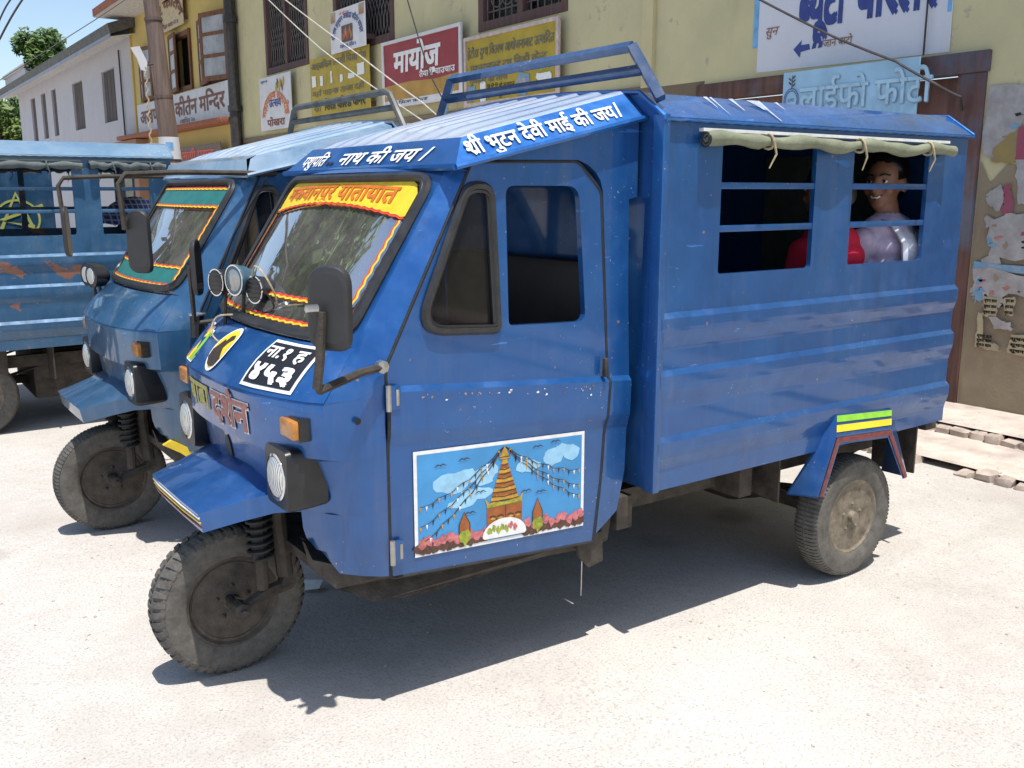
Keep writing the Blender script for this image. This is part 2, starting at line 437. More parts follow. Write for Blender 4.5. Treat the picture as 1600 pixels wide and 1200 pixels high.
def hood(px, t, lift=0.0):
    s = px / lerp(.552, .525, t); a = abs(s)
    p0 = Vector((ip(ROWCR, .552 * a), YC - .552 * s, .955)); p1 = Vector((ip(HTOP, .525 * a), YC - .525 * s, 1.09))
    p = p0.lerp(p1, t); p += Vector((-0.015, 0, 0.012)) * math.sin(PI * min(max(t, 0), 1)) * 0.7 * max(0, 1 - s ** 4)
    return p + Vector((-.70, 0, .71)) * lift
def ws(px, py, lift=0.0):
    s = px / .475; t = py / .57
    y = YC - px * WK
    p = Vector((ip(HTOP, abs(px) * WK), y, 1.09)).lerp(Vector((1.345 + .045 * s * s, y, 1.56)), t)
    return p + Vector((-.82, 0, .57)) * lift
def bandf(px, z, lift=0.0):
    t = (z - .80) / .155
    return Vector((lerp(ip(ROW80, px), ip(ROWCR, px), t) - lift, YC - px, z))
def zgut(x): return 1.568 + (x - 1.375) * .2292
def visor(px, q, lift=0.0):
    e = 1 - .085 * q / .6 * 0
    return Vector((1.375 + .075 * q - lift * .75, YC - px, 1.568 + .082 * q + lift * .66))
def sideband(x, q, lift=0.0):
    return Vector((x, .075 + .09 * q - lift * .67, zgut(x) + .078 * q + lift * .74))
def door_disp(x, z):
    zc = z + .0745 * (x - 1.165)
    if zc >= .985: return 0.0
    if zc >= .970: return -.014 * (.985 - zc) / .015
    if zc >= .87: return -.014
    if zc >= .80:
        t = (zc - .80) / .07; return -.014 * t * t * (3 - 2 * t)
    return 0.0
DCUTS = [(1.165, c, .0743, .9972) for c in (.985, .970, .87, .858, .846, .835, .824, .812, .80)]
BELTS = [(1.127, 1.110, 1.080, 1.005), (.943, .926, .895, .805), (.725, .707, .678, .602)]
def box_disp(z):
    for (a, b, c, d) in BELTS:
        if d <= z <= a:
            if z >= b: return -.017 * (a - z) / (a - b)
            if z >= c: return -.017
            t = (z - d) / (c - d); return -.017 * t * t * (3 - 2 * t)
    return 0.0
BCUTS = [(0, z, 0, 1) for bl in BELTS for z in list(bl) + [lerp(bl[2], bl[3], k / 6) for k in range(1, 6)]]
DOOR = [(1.165, .437), (1.165, 1.036), (1.443, 1.577), (1.815, 1.585), (1.905, 1.50), (1.946, .905), (1.925, .60), (1.897, .384)]
QWIN = roundpoly([(1.262, 1.128), (1.425, 1.515), (1.500, 1.515), (1.524, 1.112)], [.06, .045, .05, .014], 6)
DWIN = roundpoly([(1.566, 1.118), (1.555, 1.518), (1.822, 1.518), (1.855, 1.108)], [.018, .03, .05, .03], 5)

def helix(p0, p1, r, turns, n=14):
    p0 = Vector(p0); p1 = Vector(p1); ax = (p1 - p0).normalized(); a = ax.orthogonal().normalized(); b = ax.cross(a)
    L = int(turns * n)
    return [p0.lerp(p1, k / L) + (a * math.cos(2 * PI * k / n) + b * math.sin(2 * PI * k / n)) * r for k in range(L + 1)]

def make_wheel(P, c, r, w, side, lugs, rimmat, name='wheel'):
    """c = hub centre, axle along Y; side=-1 shows its face towards -Y"""
    Mx = Matrix.Translation(Vector(c)) @ Matrix.Rotation(PI / 2 * (1 if side < 0 else -1), 4, 'X')
    h = w / 2; ri = r * .60
    mb = MB()
    prof = [(ri, -h * .72), (ri + .012, -h * .9), (r * .80, -h * 1.0), (r * .93, -h * .93), (r * .985, -h * .70), (r * .998, -h * .3), (r, 0), (r * .998, h * .3), (r * .985, h * .70), (r * .93, h * .93), (r * .80, h * 1.0), (ri + .012, h * .9), (ri, h * .72)]
    n = 64; V = []; Fc = []
    for (rr, hh) in prof:
        for k in range(n):
            a = 2 * PI * k / n; V.append(Mx @ Vector((rr * math.cos(a), rr * math.sin(a), hh)))
    for i in range(len(prof) - 1):
        for k in range(n):
            k2 = (k + 1) % n; Fc.append((i * n + k, i * n + k2, (i + 1) * n + k2, (i + 1) * n + k))
    mb.add(V, Fc, M_['tyre_wall'])
    # tread blocks
    cnt = 46 if lugs else 90
    for k in range(cnt):
        a = 2 * PI * k / cnt; da = (2 * PI / cnt) * (.56 if lugs else .62)
        for sd in (-1, 1):
            a2 = a + (PI / cnt if sd > 0 and lugs else 0)
            if lugs:
                sec = [(r * .905, h * .99), (r * .985, h * .84), (r * 1.018, h * .62), (r * 1.024, h * .12)]
                inn = [(r * .88, h * .9), (r * .95, h * .80), (r * .985, h * .55), (r * .99, h * .12)]
            else:
                sec = [(r * .955, h * .93), (r * .992, h * .72), (r * 1.008, h * .5), (r * 1.012, h * .06)]
                inn = [(r * .93, h * .85), (r * .965, h * .68), (r * .985, h * .45), (r * .985, h * .06)]
            Vv = []
            for ang, sk in ((a2 - da / 2, 0), (a2 + da / 2, 0)):
                for q, (rr, hh) in enumerate(sec + inn[::-1]):
                    tw = .0 if not lugs else (.05 * (1 - hh / h))
                    Vv.append(Mx @ Vector((rr * math.cos(ang + tw), rr * math.sin(ang + tw), hh * sd)))
            m = len(sec) * 2
            fs = [tuple(range(m)), tuple(reversed(range(m, 2 * m)))] + [(i, (i + 1) % m, (i + 1) % m + m, i + m) for i in range(m)]
            mb.add(Vv, fs, M_['tyre'])
    root = P(mb, name)
    root.name = name
    mr = MB()
    mr.lathe([(ri + .004, h * .66), (ri + .010, h * .80), (ri - .002, h * .80), (ri - .012, h * .62), (ri * .80, h * .50), (ri * .74, h * .28), (ri * .45, h * .20), (ri * .42, h * .34), (ri * .30, h * .40), (.0001, h * .40)], rimmat, Mx, 36)
    mr.lathe([(ri + .004, -h * .66), (ri + .010, -h * .80), (ri * .8, -h * .5), (.0001, -h * .4)], rimmat, Mx, 36)
    if lugs or name == 'front_wheel':
        for k in range(9):
            mr.box((ri * .34, -.008, h * .18), (ri * .72, .008, h * .52), rimmat, Mx @ Matrix.Rotation(2 * PI * k / 9 + .2, 4, 'Z'))
        mr.lathe([(ri * .84, h * .45), (ri * .86, h * .70), (ri * .91, h * .70), (ri * .94, h * .50)], rimmat, Mx, 36)
    P(mr, 'rim', root)
    mh = MB()
    mh.lathe([(ri * .30, h * .38), (ri * .26, h * .62), (ri * .17, h * .70), (ri * .15, h * 1.02), (.0001, h * 1.06)], rimmat, Mx, 20)
    for k in range(5):
        a = 2 * PI * k / 5 + .3; q = Vector((ri * .37 * math.cos(a), ri * .37 * math.sin(a), h * .36))
        mh.lathe([(.011, 0), (.011, .016), (.006, .02), (.0001, .028)], rimmat, Mx @ Matrix.Translation(q), 6)
    P(mh, 'hub', root)
    return root

def mirror_shape(mb, c, face, w, h, th, mat_b, mat_g, tilt=0.0):
    """rounded oblong mirror, glass towards 'face'"""
    f = Vector(face).normalized(); u = UZ.cross(f).normalized(); v = f.cross(u)
    if tilt: u, v = (u * math.cos(tilt) + v * math.sin(tilt)), (-u * math.sin(tilt) + v * math.cos(tilt))
    c = Vector(c); out = roundpoly([(-w / 2, -h / 2), (w / 2, -h / 2), (w / 2 * .92, h / 2), (-w / 2, h / 2)], [w * .32, w * .4, w * .5, w * .5], 6)
    rings = []
    for (sc, dep) in ((.80, -th), (.95, -th * .8), (1.0, -th * .35), (1.0, 0), (.94, .001)):
        rings.append([c + u * (p[0] * sc) + v * (p[1] * sc) + f * dep for p in out])
    mb.grid(rings, mat_b, closed=True)
    n = len(out); mb.add(rings[0], [tuple(range(n))], mat_b); mb.add(rings[-1], [tuple(range(n))], mat_g)

def make_tempo(dx, dy, st):
    OFF = Vector((-2.2, -YC, 0))
    root = empty('three_wheeler', (2.2 + dx, YC + dy, 0))
    def P(mb, name, parent=None, smooth=35):
        return mb.build(name, parent or root, smooth, None if parent else OFF)
    RX, RI = (2.50, .16) if st['kind'] == 'third' else (3.150, 0.0)
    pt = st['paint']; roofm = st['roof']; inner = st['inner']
    main = st['kind'] == 'main'; third = st['kind'] == 'third'
    def my(y, s): return y if s == 0 else 2 * YC - y
    ds = [.575, .568, .56, .55, .535, .5, .45, .41, .35, .3, .23, .17, .1, .05, 0]
    full = ds + [-d for d in ds[:-1][::-1]]
    # ---- nose
    mb = MB()
    rows = []
    for (z, ctrl) in ((.62, ROW62), (.70, [(a[0], (a[1] + b) / 2) for a, b in [(q, ip(ROW78, q[0])) for q in ROW62]]), (.785, ROW78), (.80, ROW80), (.88, [(q[0], q[1] - .004) for q in ROW80]), (.945, ROWCR), (.955, [(a, x + .006 if x < 1.1 else x) for a, x in ROWCR])):
        rows.append([Vector((ip(ctrl, d), YC - d, z)) for d in full])
    mb.grid(rows, pt)
    for s in (0, 1):                              # corner wings beside the wheel arch
        sg = 1 if s == 0 else -1
        dl = [.575, .568, .56, .55, .535, .5, .475, .45, .41, .375]
        r2 = []
        for (z, f) in ((.62, 0), (.56, .0), (.50, .004), (.44, .010)):
            r2.append([Vector((ip(ROW62, d) + f + (.0 if d > .55 else .012 * (.62 - z) / .18), YC - sg * d, z if d > .47 else max(z, .44 + (.475 - d) * .9))) for d in dl])
        mb.grid(r2, pt)
        C_ = Vector((.992, my(.123, s), .955)); H0 = Vector((1.16, my(.1, s), .955)); H1 = Vector((1.162, my(.1, s), 1.036))
        W0 = hood(.525 * sg, 1.0); W1 = ws(.475 * sg, .57); D1 = Vector((1.441, my(.1, s), 1.578))
        mb.add([C_, H0, H1, W0, D1, W1], [(0, 1, 2), (0, 2, 3), (3, 2, 4, 5)], pt)
    mb.grid([[hood(lerp(.552, .525, t) * (1 - 2 * k / 24), t) for k in range(25)] for t in (0, .25, .5, .75, 1)], pt)
    ov = [(.475 * (-1 + 2 * k / 14), 0) for k in range(14)] + [(.475, .57 * k / 6) for k in range(6)] + [(.475 * (1 - 2 * k / 14), .57) for k in range(14)] + [(-.475, .57 * (1 - k / 6)) for k in range(6)]
    hole = roundpoly([(-.450, .024), (.450, .024), (.450, .545), (-.450, .545)], .07, 6)
    hole = [p for i, p in enumerate(hole)]
    dense = []
    for a, b in zip(hole, hole[1:] + hole[:1]):
        k = max(1, int(math.dist(a, b) / .08)); dense += [(lerp(a[0], b[0], q / k), lerp(a[1], b[1], q / k)) for q in range(k)]
    mb.panel(ov, [dense], lambda x, y: ws(x, y), (.012, 0, -.006), pt)
    mb.grid([[ws(.475 * (-1 + k / 8), .57) for k in range(17)], [Vector((1.42, YC - .525 * (-1 + k / 8), 1.60)) for k in range(17)]], pt)
    nose = P(mb, 'nose')
    # black bonnet vent, round hole
    if main:
        m2 = MB(); m2.poly(ell(0, 0, .024, .048, 20, .2), lambda x, y, l: Vector((.9125 - y * .17 + abs(x) * .02, YC + .005 + x, .722 + y)), M_['black_paint']); P(m2, 'vent_hole', nose)
        m2 = MB(); m2.poly(ell(0, 0, .010, .010, 14), lambda x, y, l: Vector((1.075 + x, .106, .90 + y)) + Vector((0, -.006, 0)), M_['black_paint']); P(m2, 'bolt_hole', nose)
    # ---- windscreen
    mb = MB(); mb.grid([[ws(.468 * (-1 + k / 10), .008 + .555 * j / 6, -.006) for k in range(21)] for j in range(7)], M_['windscreen'])
    wsn = P(mb, 'windscreen')
    mb = MB(); mb.tube([ws(p[0], p[1], .004) for p in dense], .0145, M_['gasket'], 8, closed=True)
    mb.tube([ws(p[0] * .985, (p[1] - .285) * .98 + .285, .012) for p in dense], .007, st.get('bead', M_['gasket']), 6, closed=True); P(mb, 'gasket', wsn)
    def wav(pts, amp, per):
        out = []; acc = 0
        for i, p in enumerate(pts):
            if i: acc += math.dist(p, pts[i - 1])
            a = pts[max(i - 1, 0)]; b = pts[min(i + 1, len(pts) - 1)]; l = math.dist(a, b) or 1
            w = amp * math.sin(2 * PI * acc / per); out.append((p[0] - (b[1] - a[1]) / l * w, p[1] + (b[0] - a[0]) / l * w))
        return out
    def line(a, b, n=60, sag=0.0): return [(lerp(a[0], b[0], k / n), lerp(a[1], b[1], k / n) + sag * (1 - (2 * k / n - 1) ** 2)) for k in range(n + 1)]
    def ribbon(mbx, pts, c1, c2, w=.0085, lift=.004):
        mbx.strip(wav(pts, .002, .04), w, ws, M_[c1], lift)
        off = [(p[0], p[1]) for p in pts]
        q = []
        for i, p in enumerate(off):
            a = off[max(i - 1, 0)]; b = off[min(i + 1, len(off) - 1)]; l = math.dist(a, b) or 1
            q.append((p[0] - (b[1] - a[1]) / l * w * .75, p[1] + (b[0] - a[0]) / l * w * .75))
        mbx.strip(wav(q, .0025, .04), w * .75, ws, M_[c2], lift + .001)
    if main:
        mb = MB()
        edge = line((-.418, .415), (.418, .415), 40, .045)
        for i in range(40):
            a, b = edge[i], edge[i + 1]
            ta = .532 - max(0, (abs(a[0]) - .375)) ** 2 * 22; tb = .532 - max(0, (abs(b[0]) - .375)) ** 2 * 22
            mb.add([ws(a[0], a[1], .002), ws(b[0], b[1], .002), ws(b[0], tb, .002), ws(a[0], ta, .002)], [(0, 1, 2, 3)], M_['yellow_paint'])
        P(mb, 'sun_band', wsn)
        mb = MB()
        write(mb, 'मकवानपुर यातायात', -.375, .452, .715, .052, ws, M_['orange_paint'], .004, bold=.028, warp=lambda x, y: (x, y + .018 * (1 - (x / .42) ** 2)))
        P(mb, 'lettering', wsn)
        mb = MB()
        ribbon(mb, line((-.418, .408), (.418, .408), 60, .045), 'red_paint', 'yellow_paint')
        ribbon(mb, line((.405, .40), (.405, .055), 40), 'red_paint', 'yellow_paint')
        ribbon(mb, line((-.405, .055), (-.405, .40), 40), 'red_paint', 'yellow_paint')
        ribbon(mb, line((.40, .125), (-.40, .125), 60), 'red_paint', 'yellow_paint')
        ribbon(mb, line((.40, .052), (-.40, .052), 60), 'red_paint', 'yellow_paint')
        mb.strip([(.405, .05), (.405, .0501)], .001, ws, M_['red_paint'], .004)
        P(mb, 'painted_ribbon', wsn)
    else:
        mb = MB()
        for (a, b, m) in (((-.42, .47), (.42, .47), 'teal_paint'), ((-.42, .085), (.42, .085), 'teal_paint')):
            mb.strip(line(a, b, 20), .085, ws, M_[m], .002)
        P(mb, 'sun_band', wsn)
        mb = MB()
        for y in (.515, .425, .13, .045): ribbon(mb, line((.41, y), (-.41, y), 60), 'red_paint', 'yellow_paint', .008)
        ribbon(mb, line((.41, .43), (.41, .05), 40), 'red_paint', 'yellow_paint', .008)
        P(mb, 'painted_ribbon', wsn)
    # ---- doors and cab frame, both sides
    for s in (0, 1):
        ty = (0, .022 if s == 0 else -.022, 0)
        def dm(x, z, s=s): return Vector((x, my(.1 + door_disp(x, z), s), z))
        do = roundpoly(DOOR, [.012, .012, .02, .05, .05, .03, .03, .01], 4)
        mb = MB(); mb.panel(do, [QWIN, DWIN], dm, ty, pt, DCUTS)
        door = P(mb, 'door', smooth=0)
        sgn = -1 if s == 0 else 1
        seal = []
        for p_, q_ in zip(do, do[1:] + do[:1]):
            kk = max(1, int(math.dist(p_, q_) / .03)); seal += [(lerp(p_[0], q_[0], t_ / kk), lerp(p_[1], q_[1], t_ / kk)) for t_ in range(kk)]
        sc_x, sc_z = 1.55, .98
        mb = MB(); mb.tube([Vector((sc_x + (x - sc_x) * 1.008, my(.101 + door_disp(x, z), s), sc_z + (z - sc_z) * 1.006)) for (x, z) in seal], .0048, M_['rubber'], 6, closed=True); P(mb, 'door_seal', door)
        mb = MB(); mb.tube([Vector((p[0], my(.097, s), p[1])) for p in QWIN], .015, M_['gasket'], 7, closed=True)
        qc = Vector((1.43, 1.30)); mb.tube([Vector((lerp(p[0], qc[0], .06), my(.088, s), lerp(p[1], qc[1], .06))) for p in QWIN], .005, M_['black_plastic'], 6, closed=True)
        P(mb, 'quarter_gasket', door)
        mb = MB(); mb.poly(QWIN, lambda x, z, l: Vector((x, my(.108, s), z)), M_['door_glass']); P(mb, 'quarter_pane', door)
        for z in (.955, .515):
            mb = MB(); mb.box((1.157, my(.080, s) if s == 0 else my(.092, s), z - .033), (1.196, my(.092, s) if s == 0 else my(.080, s), z + .033), pt, bev=.003)
            mb.tube([(1.160, my(.083, s), z - .036), (1.160, my(.083, s), z + .036)], .0075, M_['steel'], 8)
            mb.tube([(1.186, my(.083, s), z - .022), (1.186, my(.083, s), z + .022)], .006, M_['steel'], 8); P(mb, 'hinge', door)
        mb = MB(); mb.box((1.915, min(my(.072, s), my(.088, s)), .93), (1.928, max(my(.072, s), my(.088, s)), .99), M_['grime_metal'], bev=.003); P(mb, 'door_latch', door)
        # frame round the door
        fo = [(1.432, 1.592), (1.50, 1.602), (2.056, 1.735), (2.056, 1.485), (2.022, 1.478), (2.028, 1.2), (2.040, .93), (2.03, .60), (2.0, .468), (1.912, .405), (1.935, .60), (1.955, .905), (1.915, 1.503), (1.905, 1.535), (1.885, 1.56), (1.855, 1.58), (1.818, 1.593), (1.50, 1.588)]
        mb = MB(); mb.panel(fo, [], dm, ty, pt, DCUTS); cp = P(mb, 'cab_pillar', smooth=0)
        # dirty sill under the door
        so_ = [(.985, .52), (1.0, .47), (1.16, .434), (1.9, .38), (1.95, .398), (2.0, .46), (1.985, .36), (1.945, .325), (1.75, .338), (1.30, .322), (1.15, .335), (1.05, .385), (1.0, .44)]
        mb = MB(); mb.panel(so_, [], lambda x, z: Vector((x, my(.125 + (.05 if z < .36 else 0) + max(0, 1.16 - x) * .9, s), z)), (0, .02 * -sgn, 0), M_['grime_metal']); P(mb, 'sill')
        mb = MB(); mb.panel([(1.845, .395), (1.955, .40), (1.96, .295), (1.90, .285), (1.86, .33)], [], lambda x, z: Vector((x, my(.118, s), z)), (0, .012 * -sgn, 0), M_['grime_metal']); P(mb, 'step_bracket')
        if s == 0 and main:
            dp = door
            # painted picture of a stupa on the door
            W = .617; H = .312
            def pm(x, y, l=0.0):
                X = 1.238 + x * W; Z = lerp(.478, .447, x) + y * lerp(.312, .314, x)
                return Vector((X, .0965 - l, Z))
            mb = MB(); asp = W / H
            mb.poly([(0, 0), (1, 0), (1, 1), (0, 1)], pm, M_['white_paint'], 0)
            mb.poly([(.018, .035), (.982, .035), (.982, .965), (.018, .965)], pm, M_['pic_sky'], .0006)
            for i, (cx, cy, rx, ry) in enumerate([(.2, .66, .1, .10), (.28, .7, .07, .08), (.33, .52, .10, .06), (.38, .68, .06, .09), (.26, .45, .08, .05), (.42, .74, .05, .06), (.80, .78, .065, .09), (.86, .84, .05, .06), (.91, .80, .055, .08), (.64, .72, .08, .06)]):
                mb.poly(blob(cx, cy, rx, ry, 18, .16, i + 3), pm, M_['pic_cloud'], .0010 + i * .00005)
            for i in range(26):                         # earth and flower bed
                x = .03 + .94 * i / 25
                if .40 < x < .60: continue
                mb.poly(blob(x, .075, .035, .055, 10, .3, i), pm, M_['pic_earth'], .0012 + (i % 5) * .00005)
                mb.poly(blob(x + .01, .125 + .02 * math.sin(i * 2.1), .022, .05, 10, .4, i + 50), pm, M_['pic_pink'], .0018 + (i % 5) * .00005)
            # stupa: white mound, brick block with eyes, ringed spire, finial
            mb.poly([(.38, .05)] + [(.50 + .13 * math.cos(a), .07 + .17 * math.sin(a)) for a in [PI - PI * k / 12 for k in range(13)]] + [(.62, .05)], pm, M_['white_paint'], .0031)
            mb.poly([(.395, .10), (.395, .36), (.605, .38), (.605, .12)], pm, M_['pic_stupa'], .0022)
            mb.strip([(.505, .12), (.505, .37)], .004, pm, M_['pic_dark'], .0027)
            for ex in (.43, .475, .535, .58):
                mb.strip([(ex - .018, .262), (ex, .275), (ex + .018, .262)], .012, pm, M_['pic_dark'], .0027)
                mb.poly(ell(ex, .245, .014, .011, 10), pm, M_['pic_gold'], .0026)
            mb.strip([(.452, .25), (.452, .19)], .005, pm, M_['pic_dark'], .0027); mb.strip([(.558, .25), (.558, .19)], .005, pm, M_['pic_dark'], .0027)
            mb.poly([(.40, .36), (.385, .46), (.41, .40), (.44, .42), (.452, .48), (.47, .41), (.53, .42), (.548, .48), (.56, .42), (.59, .42), (.612, .48), (.60, .38)], pm, M_['pic_gold'], .0025)
            mb.strip([(.395, .375), (.605, .395)], .03, pm, M_['pic_leaf'], .0028)
            for k in range(9):
                y0 = .42 + k * .044; y1 = y0 + .044; w0 = .083 * (1 - k / 10.5); w1 = .083 * (1 - (k + .8) / 10.5)
                mb.poly([(.50 - w0, y0), (.50 + w0, y0 + .006), (.50 + w1, y1 + .004), (.50 - w1, y1)], pm, M_['pic_stupa'] if k % 2 else M_['pic_gold'], .0024)
                mb.strip([(.50 - w0, y0), (.50, y0 - .010), (.50 + w0, y0 + .006)], .009, pm, M_['pic_dark'], .0029)
            mb.poly(ell(.50, .845, .033, .022, 16), pm, M_['pic_gold'], .0027); mb.poly([(.48, .83), (.485, .90), (.50, .955), (.515, .90), (.52, .83)], pm, M_['pic_gold'], .0028)
            mb.strip([(.468, .845), (.532, .848)], .008, pm, M_['pic_dark'], .0031)
            for (cx, hh) in ((.268, .22), (.70, .24)):
                mb.poly([(cx - .028, .12), (cx - .03, .24), (cx - .02, .29), (cx, .14 + hh), (cx + .02, .29), (cx + .03, .24), (cx + .028, .12)], pm, M_['pic_stupa'], .0024)
                mb.strip([(cx - .03, .12), (cx - .03, .24), (cx, .14 + hh), (cx + .03, .24), (cx + .03, .12)], .006, pm, M_['pic_dark'], .0026)
                mb.poly(blob(cx, .11, .03, .07, 12, .35, 5), pm, M_['pic_leaf'], .0032)
            for k in range(7): mb.poly(blob(.41 + .025 * k, .13 + .02 * (k % 2), .013, .035, 9, .4, k), pm, M_['pic_leaf'] if k < 5 else M_['pic_pink'], .0036 + .00005 * k)
            # flag lines
            for (tx, ty_, sg) in ((.03, .46, .05), (.03, .27, .06), (.05, .13, .05), (.965, .60, .05), (.965, .44, .06), (.965, .33, .05)):
                pts = [(lerp(.50, tx, k / 14), lerp(.945, ty_, k / 14) - .06 * math.sin(PI * k / 14) + .012 * math.sin(k * 1.9)) for k in range(15)]
                mb.strip(pts, .006, pm, M_['pic_dark'], .0024)
                for k in range(1, 15):
                    p = pts[k]; mb.poly([(p[0] - .006, p[1]), (p[0] + .006, p[1]), (p[0], p[1] - .05)], pm, M_[('pic_dark', 'pic_gold', 'pic_dark', 'white_paint', 'pic_gold')[k % 5]], .0026)
            for (bx_, by_) in ((.14, .84), (.27, .87), (.70, .90), (.81, .93), (.36, .53), (.63, .47), (.72, .44), (.30, .34)):
                mb.strip([(bx_ - .032, by_ - .012), (bx_ - .012, by_ + .012), (bx_, by_), (bx_ + .014, by_ + .014), (bx_ + .034, by_ - .004)], [.003, .011, .013, .011, .003], pm, M_['pic_dark'], .0028)
            sm_ = MB(); r5 = random.Random(4)
            for k in range(34):
                x = 1.24 + .66 * r5.random() ** .8; z = .960 - .0745 * (x - 1.165) - abs(r5.gauss(0, .012))
                sm_.poly(blob(x, z, r5.uniform(.0012, .0055), r5.uniform(.001, .004), 7, .4, k), lambda a, b, l: Vector((a, .0845, b)), M_[('pink_edge2', 'white_paint', 'pink_edge2', 'rim_metal')[k % 4]] if 'pink_edge2' in M_ else simple('pink_edge2', (.42, .28, .24), .8))
            P(sm_, 'paint_scuffs', dp, smooth=0)['kind'] = 'stuff'
            P(mb, 'painted_picture', dp, smooth=0)['label'] = 'white-framed painting of a golden stupa with flag lines on blue sky'
    # ---- cab roof
    mb = MB()
    yl0, yl1, yu0, yu1 = .075, 1.275, .165, 1.185
    xf, xb = 1.375, 2.062
    n = 12; xs = [lerp(1.45, xb, k / n) for k in range(n + 1)]
    for s in (0, 1):
        lo = [Vector((lerp(xf, xb, k / n), my(yl0, s), zgut(lerp(xf, xb, k / n)))) for k in range(n + 1)]
        hi = [Vector((x, my(yu0, s), zgut(x) + .078 + (1.65 - zgut(1.45) - .078) * (1 - k / n))) for k, x in enumerate(xs)]
        lip = [p + Vector((0, .03 if s == 0 else -.03, -.012)) for p in lo]
        mid = [p.lerp(q, .5) + (Vector((0, 0, 0)) if main else Vector((-.012, -.018 if s == 0 else .018, .022))) for p, q in zip(lo, hi)]
        mb.grid([lip, lo, mid, hi], st['band'])
        mb.tube([p + Vector((0, 0, -.002)) for p in lo], .009, st['band'], 6)
    fl = [Vector((xf, lerp(yl0, yl1, k / 20), zgut(xf))) for k in range(21)]; fh = [Vector((1.45, lerp(yu0, yu1, k / 20), 1.65)) for k in range(21)]
    mb.grid([[p + Vector((.04, 0, -.012)) for p in fl], fl, [p.lerp(q, .5) + (Vector((0, 0, 0)) if main else Vector((-.022, 0, .022))) for p, q in zip(fl, fh)], fh], st['band']); mb.tube([p + Vector((0, 0, -.002)) for p in fl], .010, st['band'], 6)
    rows = []
    for k, x in enumerate(xs):
        row = []
        for j in range(97):
            y = lerp(yu0, yu1, j / 96); u = (j / 96 - .5) * 2
            cor = .007 * max(0.0, min(1.0, 1.6 * math.sin(j / 96 * PI * 2 * 9) + .3)) * (0 if j in (0, 96) else 1) * min(1, k / 1.0)
            row.append(Vector((x, y, zgut(x) + .078 + (1.65 - zgut(1.45) - .078) * (1 - k / n) + .018 * (1 - u * u) * min(1, k / 2) + cor)))
        rows.append(row)
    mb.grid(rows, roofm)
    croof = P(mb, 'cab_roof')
    if main:
        mb = MB(); write(mb, 'पशुपित', -.49, .22, .19, .42, visor, M_['white_paint'], .003, .018, .12); P(mb, 'front_lettering', croof); mb = MB()
        write(mb, 'नाथ की जय', -.19, .22, .52, .45, visor, M_['white_paint'], .003, .018, .12); P(mb, 'front_lettering', croof); mb = MB(); mb.strip([(.375, .22), (.405, .70)], .013, visor, M_['white_paint'], .003)
        P(mb, 'front_lettering', croof)
        for cx in (-.265, -.235): mb = MB(); mb.poly(ell(cx, .30, .010, .09, 8), visor, M_['black_paint'], .003); P(mb, 'bolt_hole', croof)
        mb = MB(); write(mb, 'श~ी भुटन देवी माई की जय', 1.43, .20, .535, .46, sideband, M_['white_paint'], .003, .018, .0)
        mb.strip([(1.975, .2), (1.985, .75)], .008, sideband, M_['white_paint'], .003); P(mb, 'side_lettering', croof)
    # ---- passenger box
    for s in (0, 1):
        WX = ((2.325, 2.795), (3.005, 3.475)) if not third else (((2.40, 3.134), (3.291, 3.593)) if s == 0 else ((2.40, 3.02), (3.06, 3.68)))
        WIN = [rrect(p, 1.238, q, 1.650, .012, 3) for (p, q) in WX]
        sgn = 1 if s == 0 else -1
        mb = MB(); mb.panel([(2.068, .545), (3.735, .553), (3.735, 1.722), (2.068, 1.722)], WIN, lambda x, z: Vector((x, my(box_disp(z), s), z)), (0, .018 * sgn, 0), pt, BCUTS)
        sp = P(mb, 'side_panel', smooth=0)
        for (a, b) in WX:
            for z in (1.520, 1.383):
                mb = MB(); mb.box((a - .006, min(my(.002, s), my(.016, s)), z - .011), (b + .006, max(my(.002, s), my(.016, s)), z + .011), pt, bev=.004); P(mb, 'window_bar', sp)
        # rolled curtain under the eave
        cm = st['canvas']; rr = random.Random(3 + s)
        spans = [(2.215, 3.575)] if not third else [(2.20, 3.19), (3.235, 3.69)]
        for (a, b) in spans:
            mb = MB(); L = 40; pts = []; rs = []
            ties = [lerp(a, b, q) for q in ((.21, .565, .875) if not third else (.3, .8))]
            for k in range(L + 1):
                x = lerp(a, b, k / L); near = min(abs(x - t) for t in ties)
                pts.append(Vector((x, my(-.034, s), 1.660 + .006 * math.sin(k * .55) + .008 * math.exp(-(near / .05) ** 2) - .006 * (k / L))))
                rs.append(.0215 + .0035 * math.sin(k * 1.1 + s) - .009 * math.exp(-(near / .03) ** 2))
            mb.tube(pts, rs, cm, 12)
            mb.box((a, min(my(-.02, s), my(.0, s)), 1.684), (b, max(my(-.02, s), my(.0, s)), 1.694), M_['white_paint'] if main else cm)
            mb.tube([pts[0] + Vector((-.002, 0, 0)) + Vector((0, math.cos(q * .5), math.sin(q * .5))) * (.006 + .0008 * q) for q in range(26)], .0025, M_['black_plastic'], 5)
            rc = P(mb, 'rolled_curtain')
            for t in ties:
                mb = MB(); mb.tube([Vector((t, my(-.034, s), 1.66)) + Vector((.004 * math.sin(q), math.cos(q * PI / 6) * .023, math.sin(q * PI / 6) * .023)) for q in range(13)], .0045, M_['cord'] if main else cm, 6)
                mb.tube([(t, my(-.058, s), 1.655), (t + .01, my(-.060, s), 1.62), (t + .018 * rr.uniform(-1, 1), my(-.05, s), 1.575)], [.005, .004, .002], M_['cord'] if main else cm, 6); P(mb, 'tie', rc)
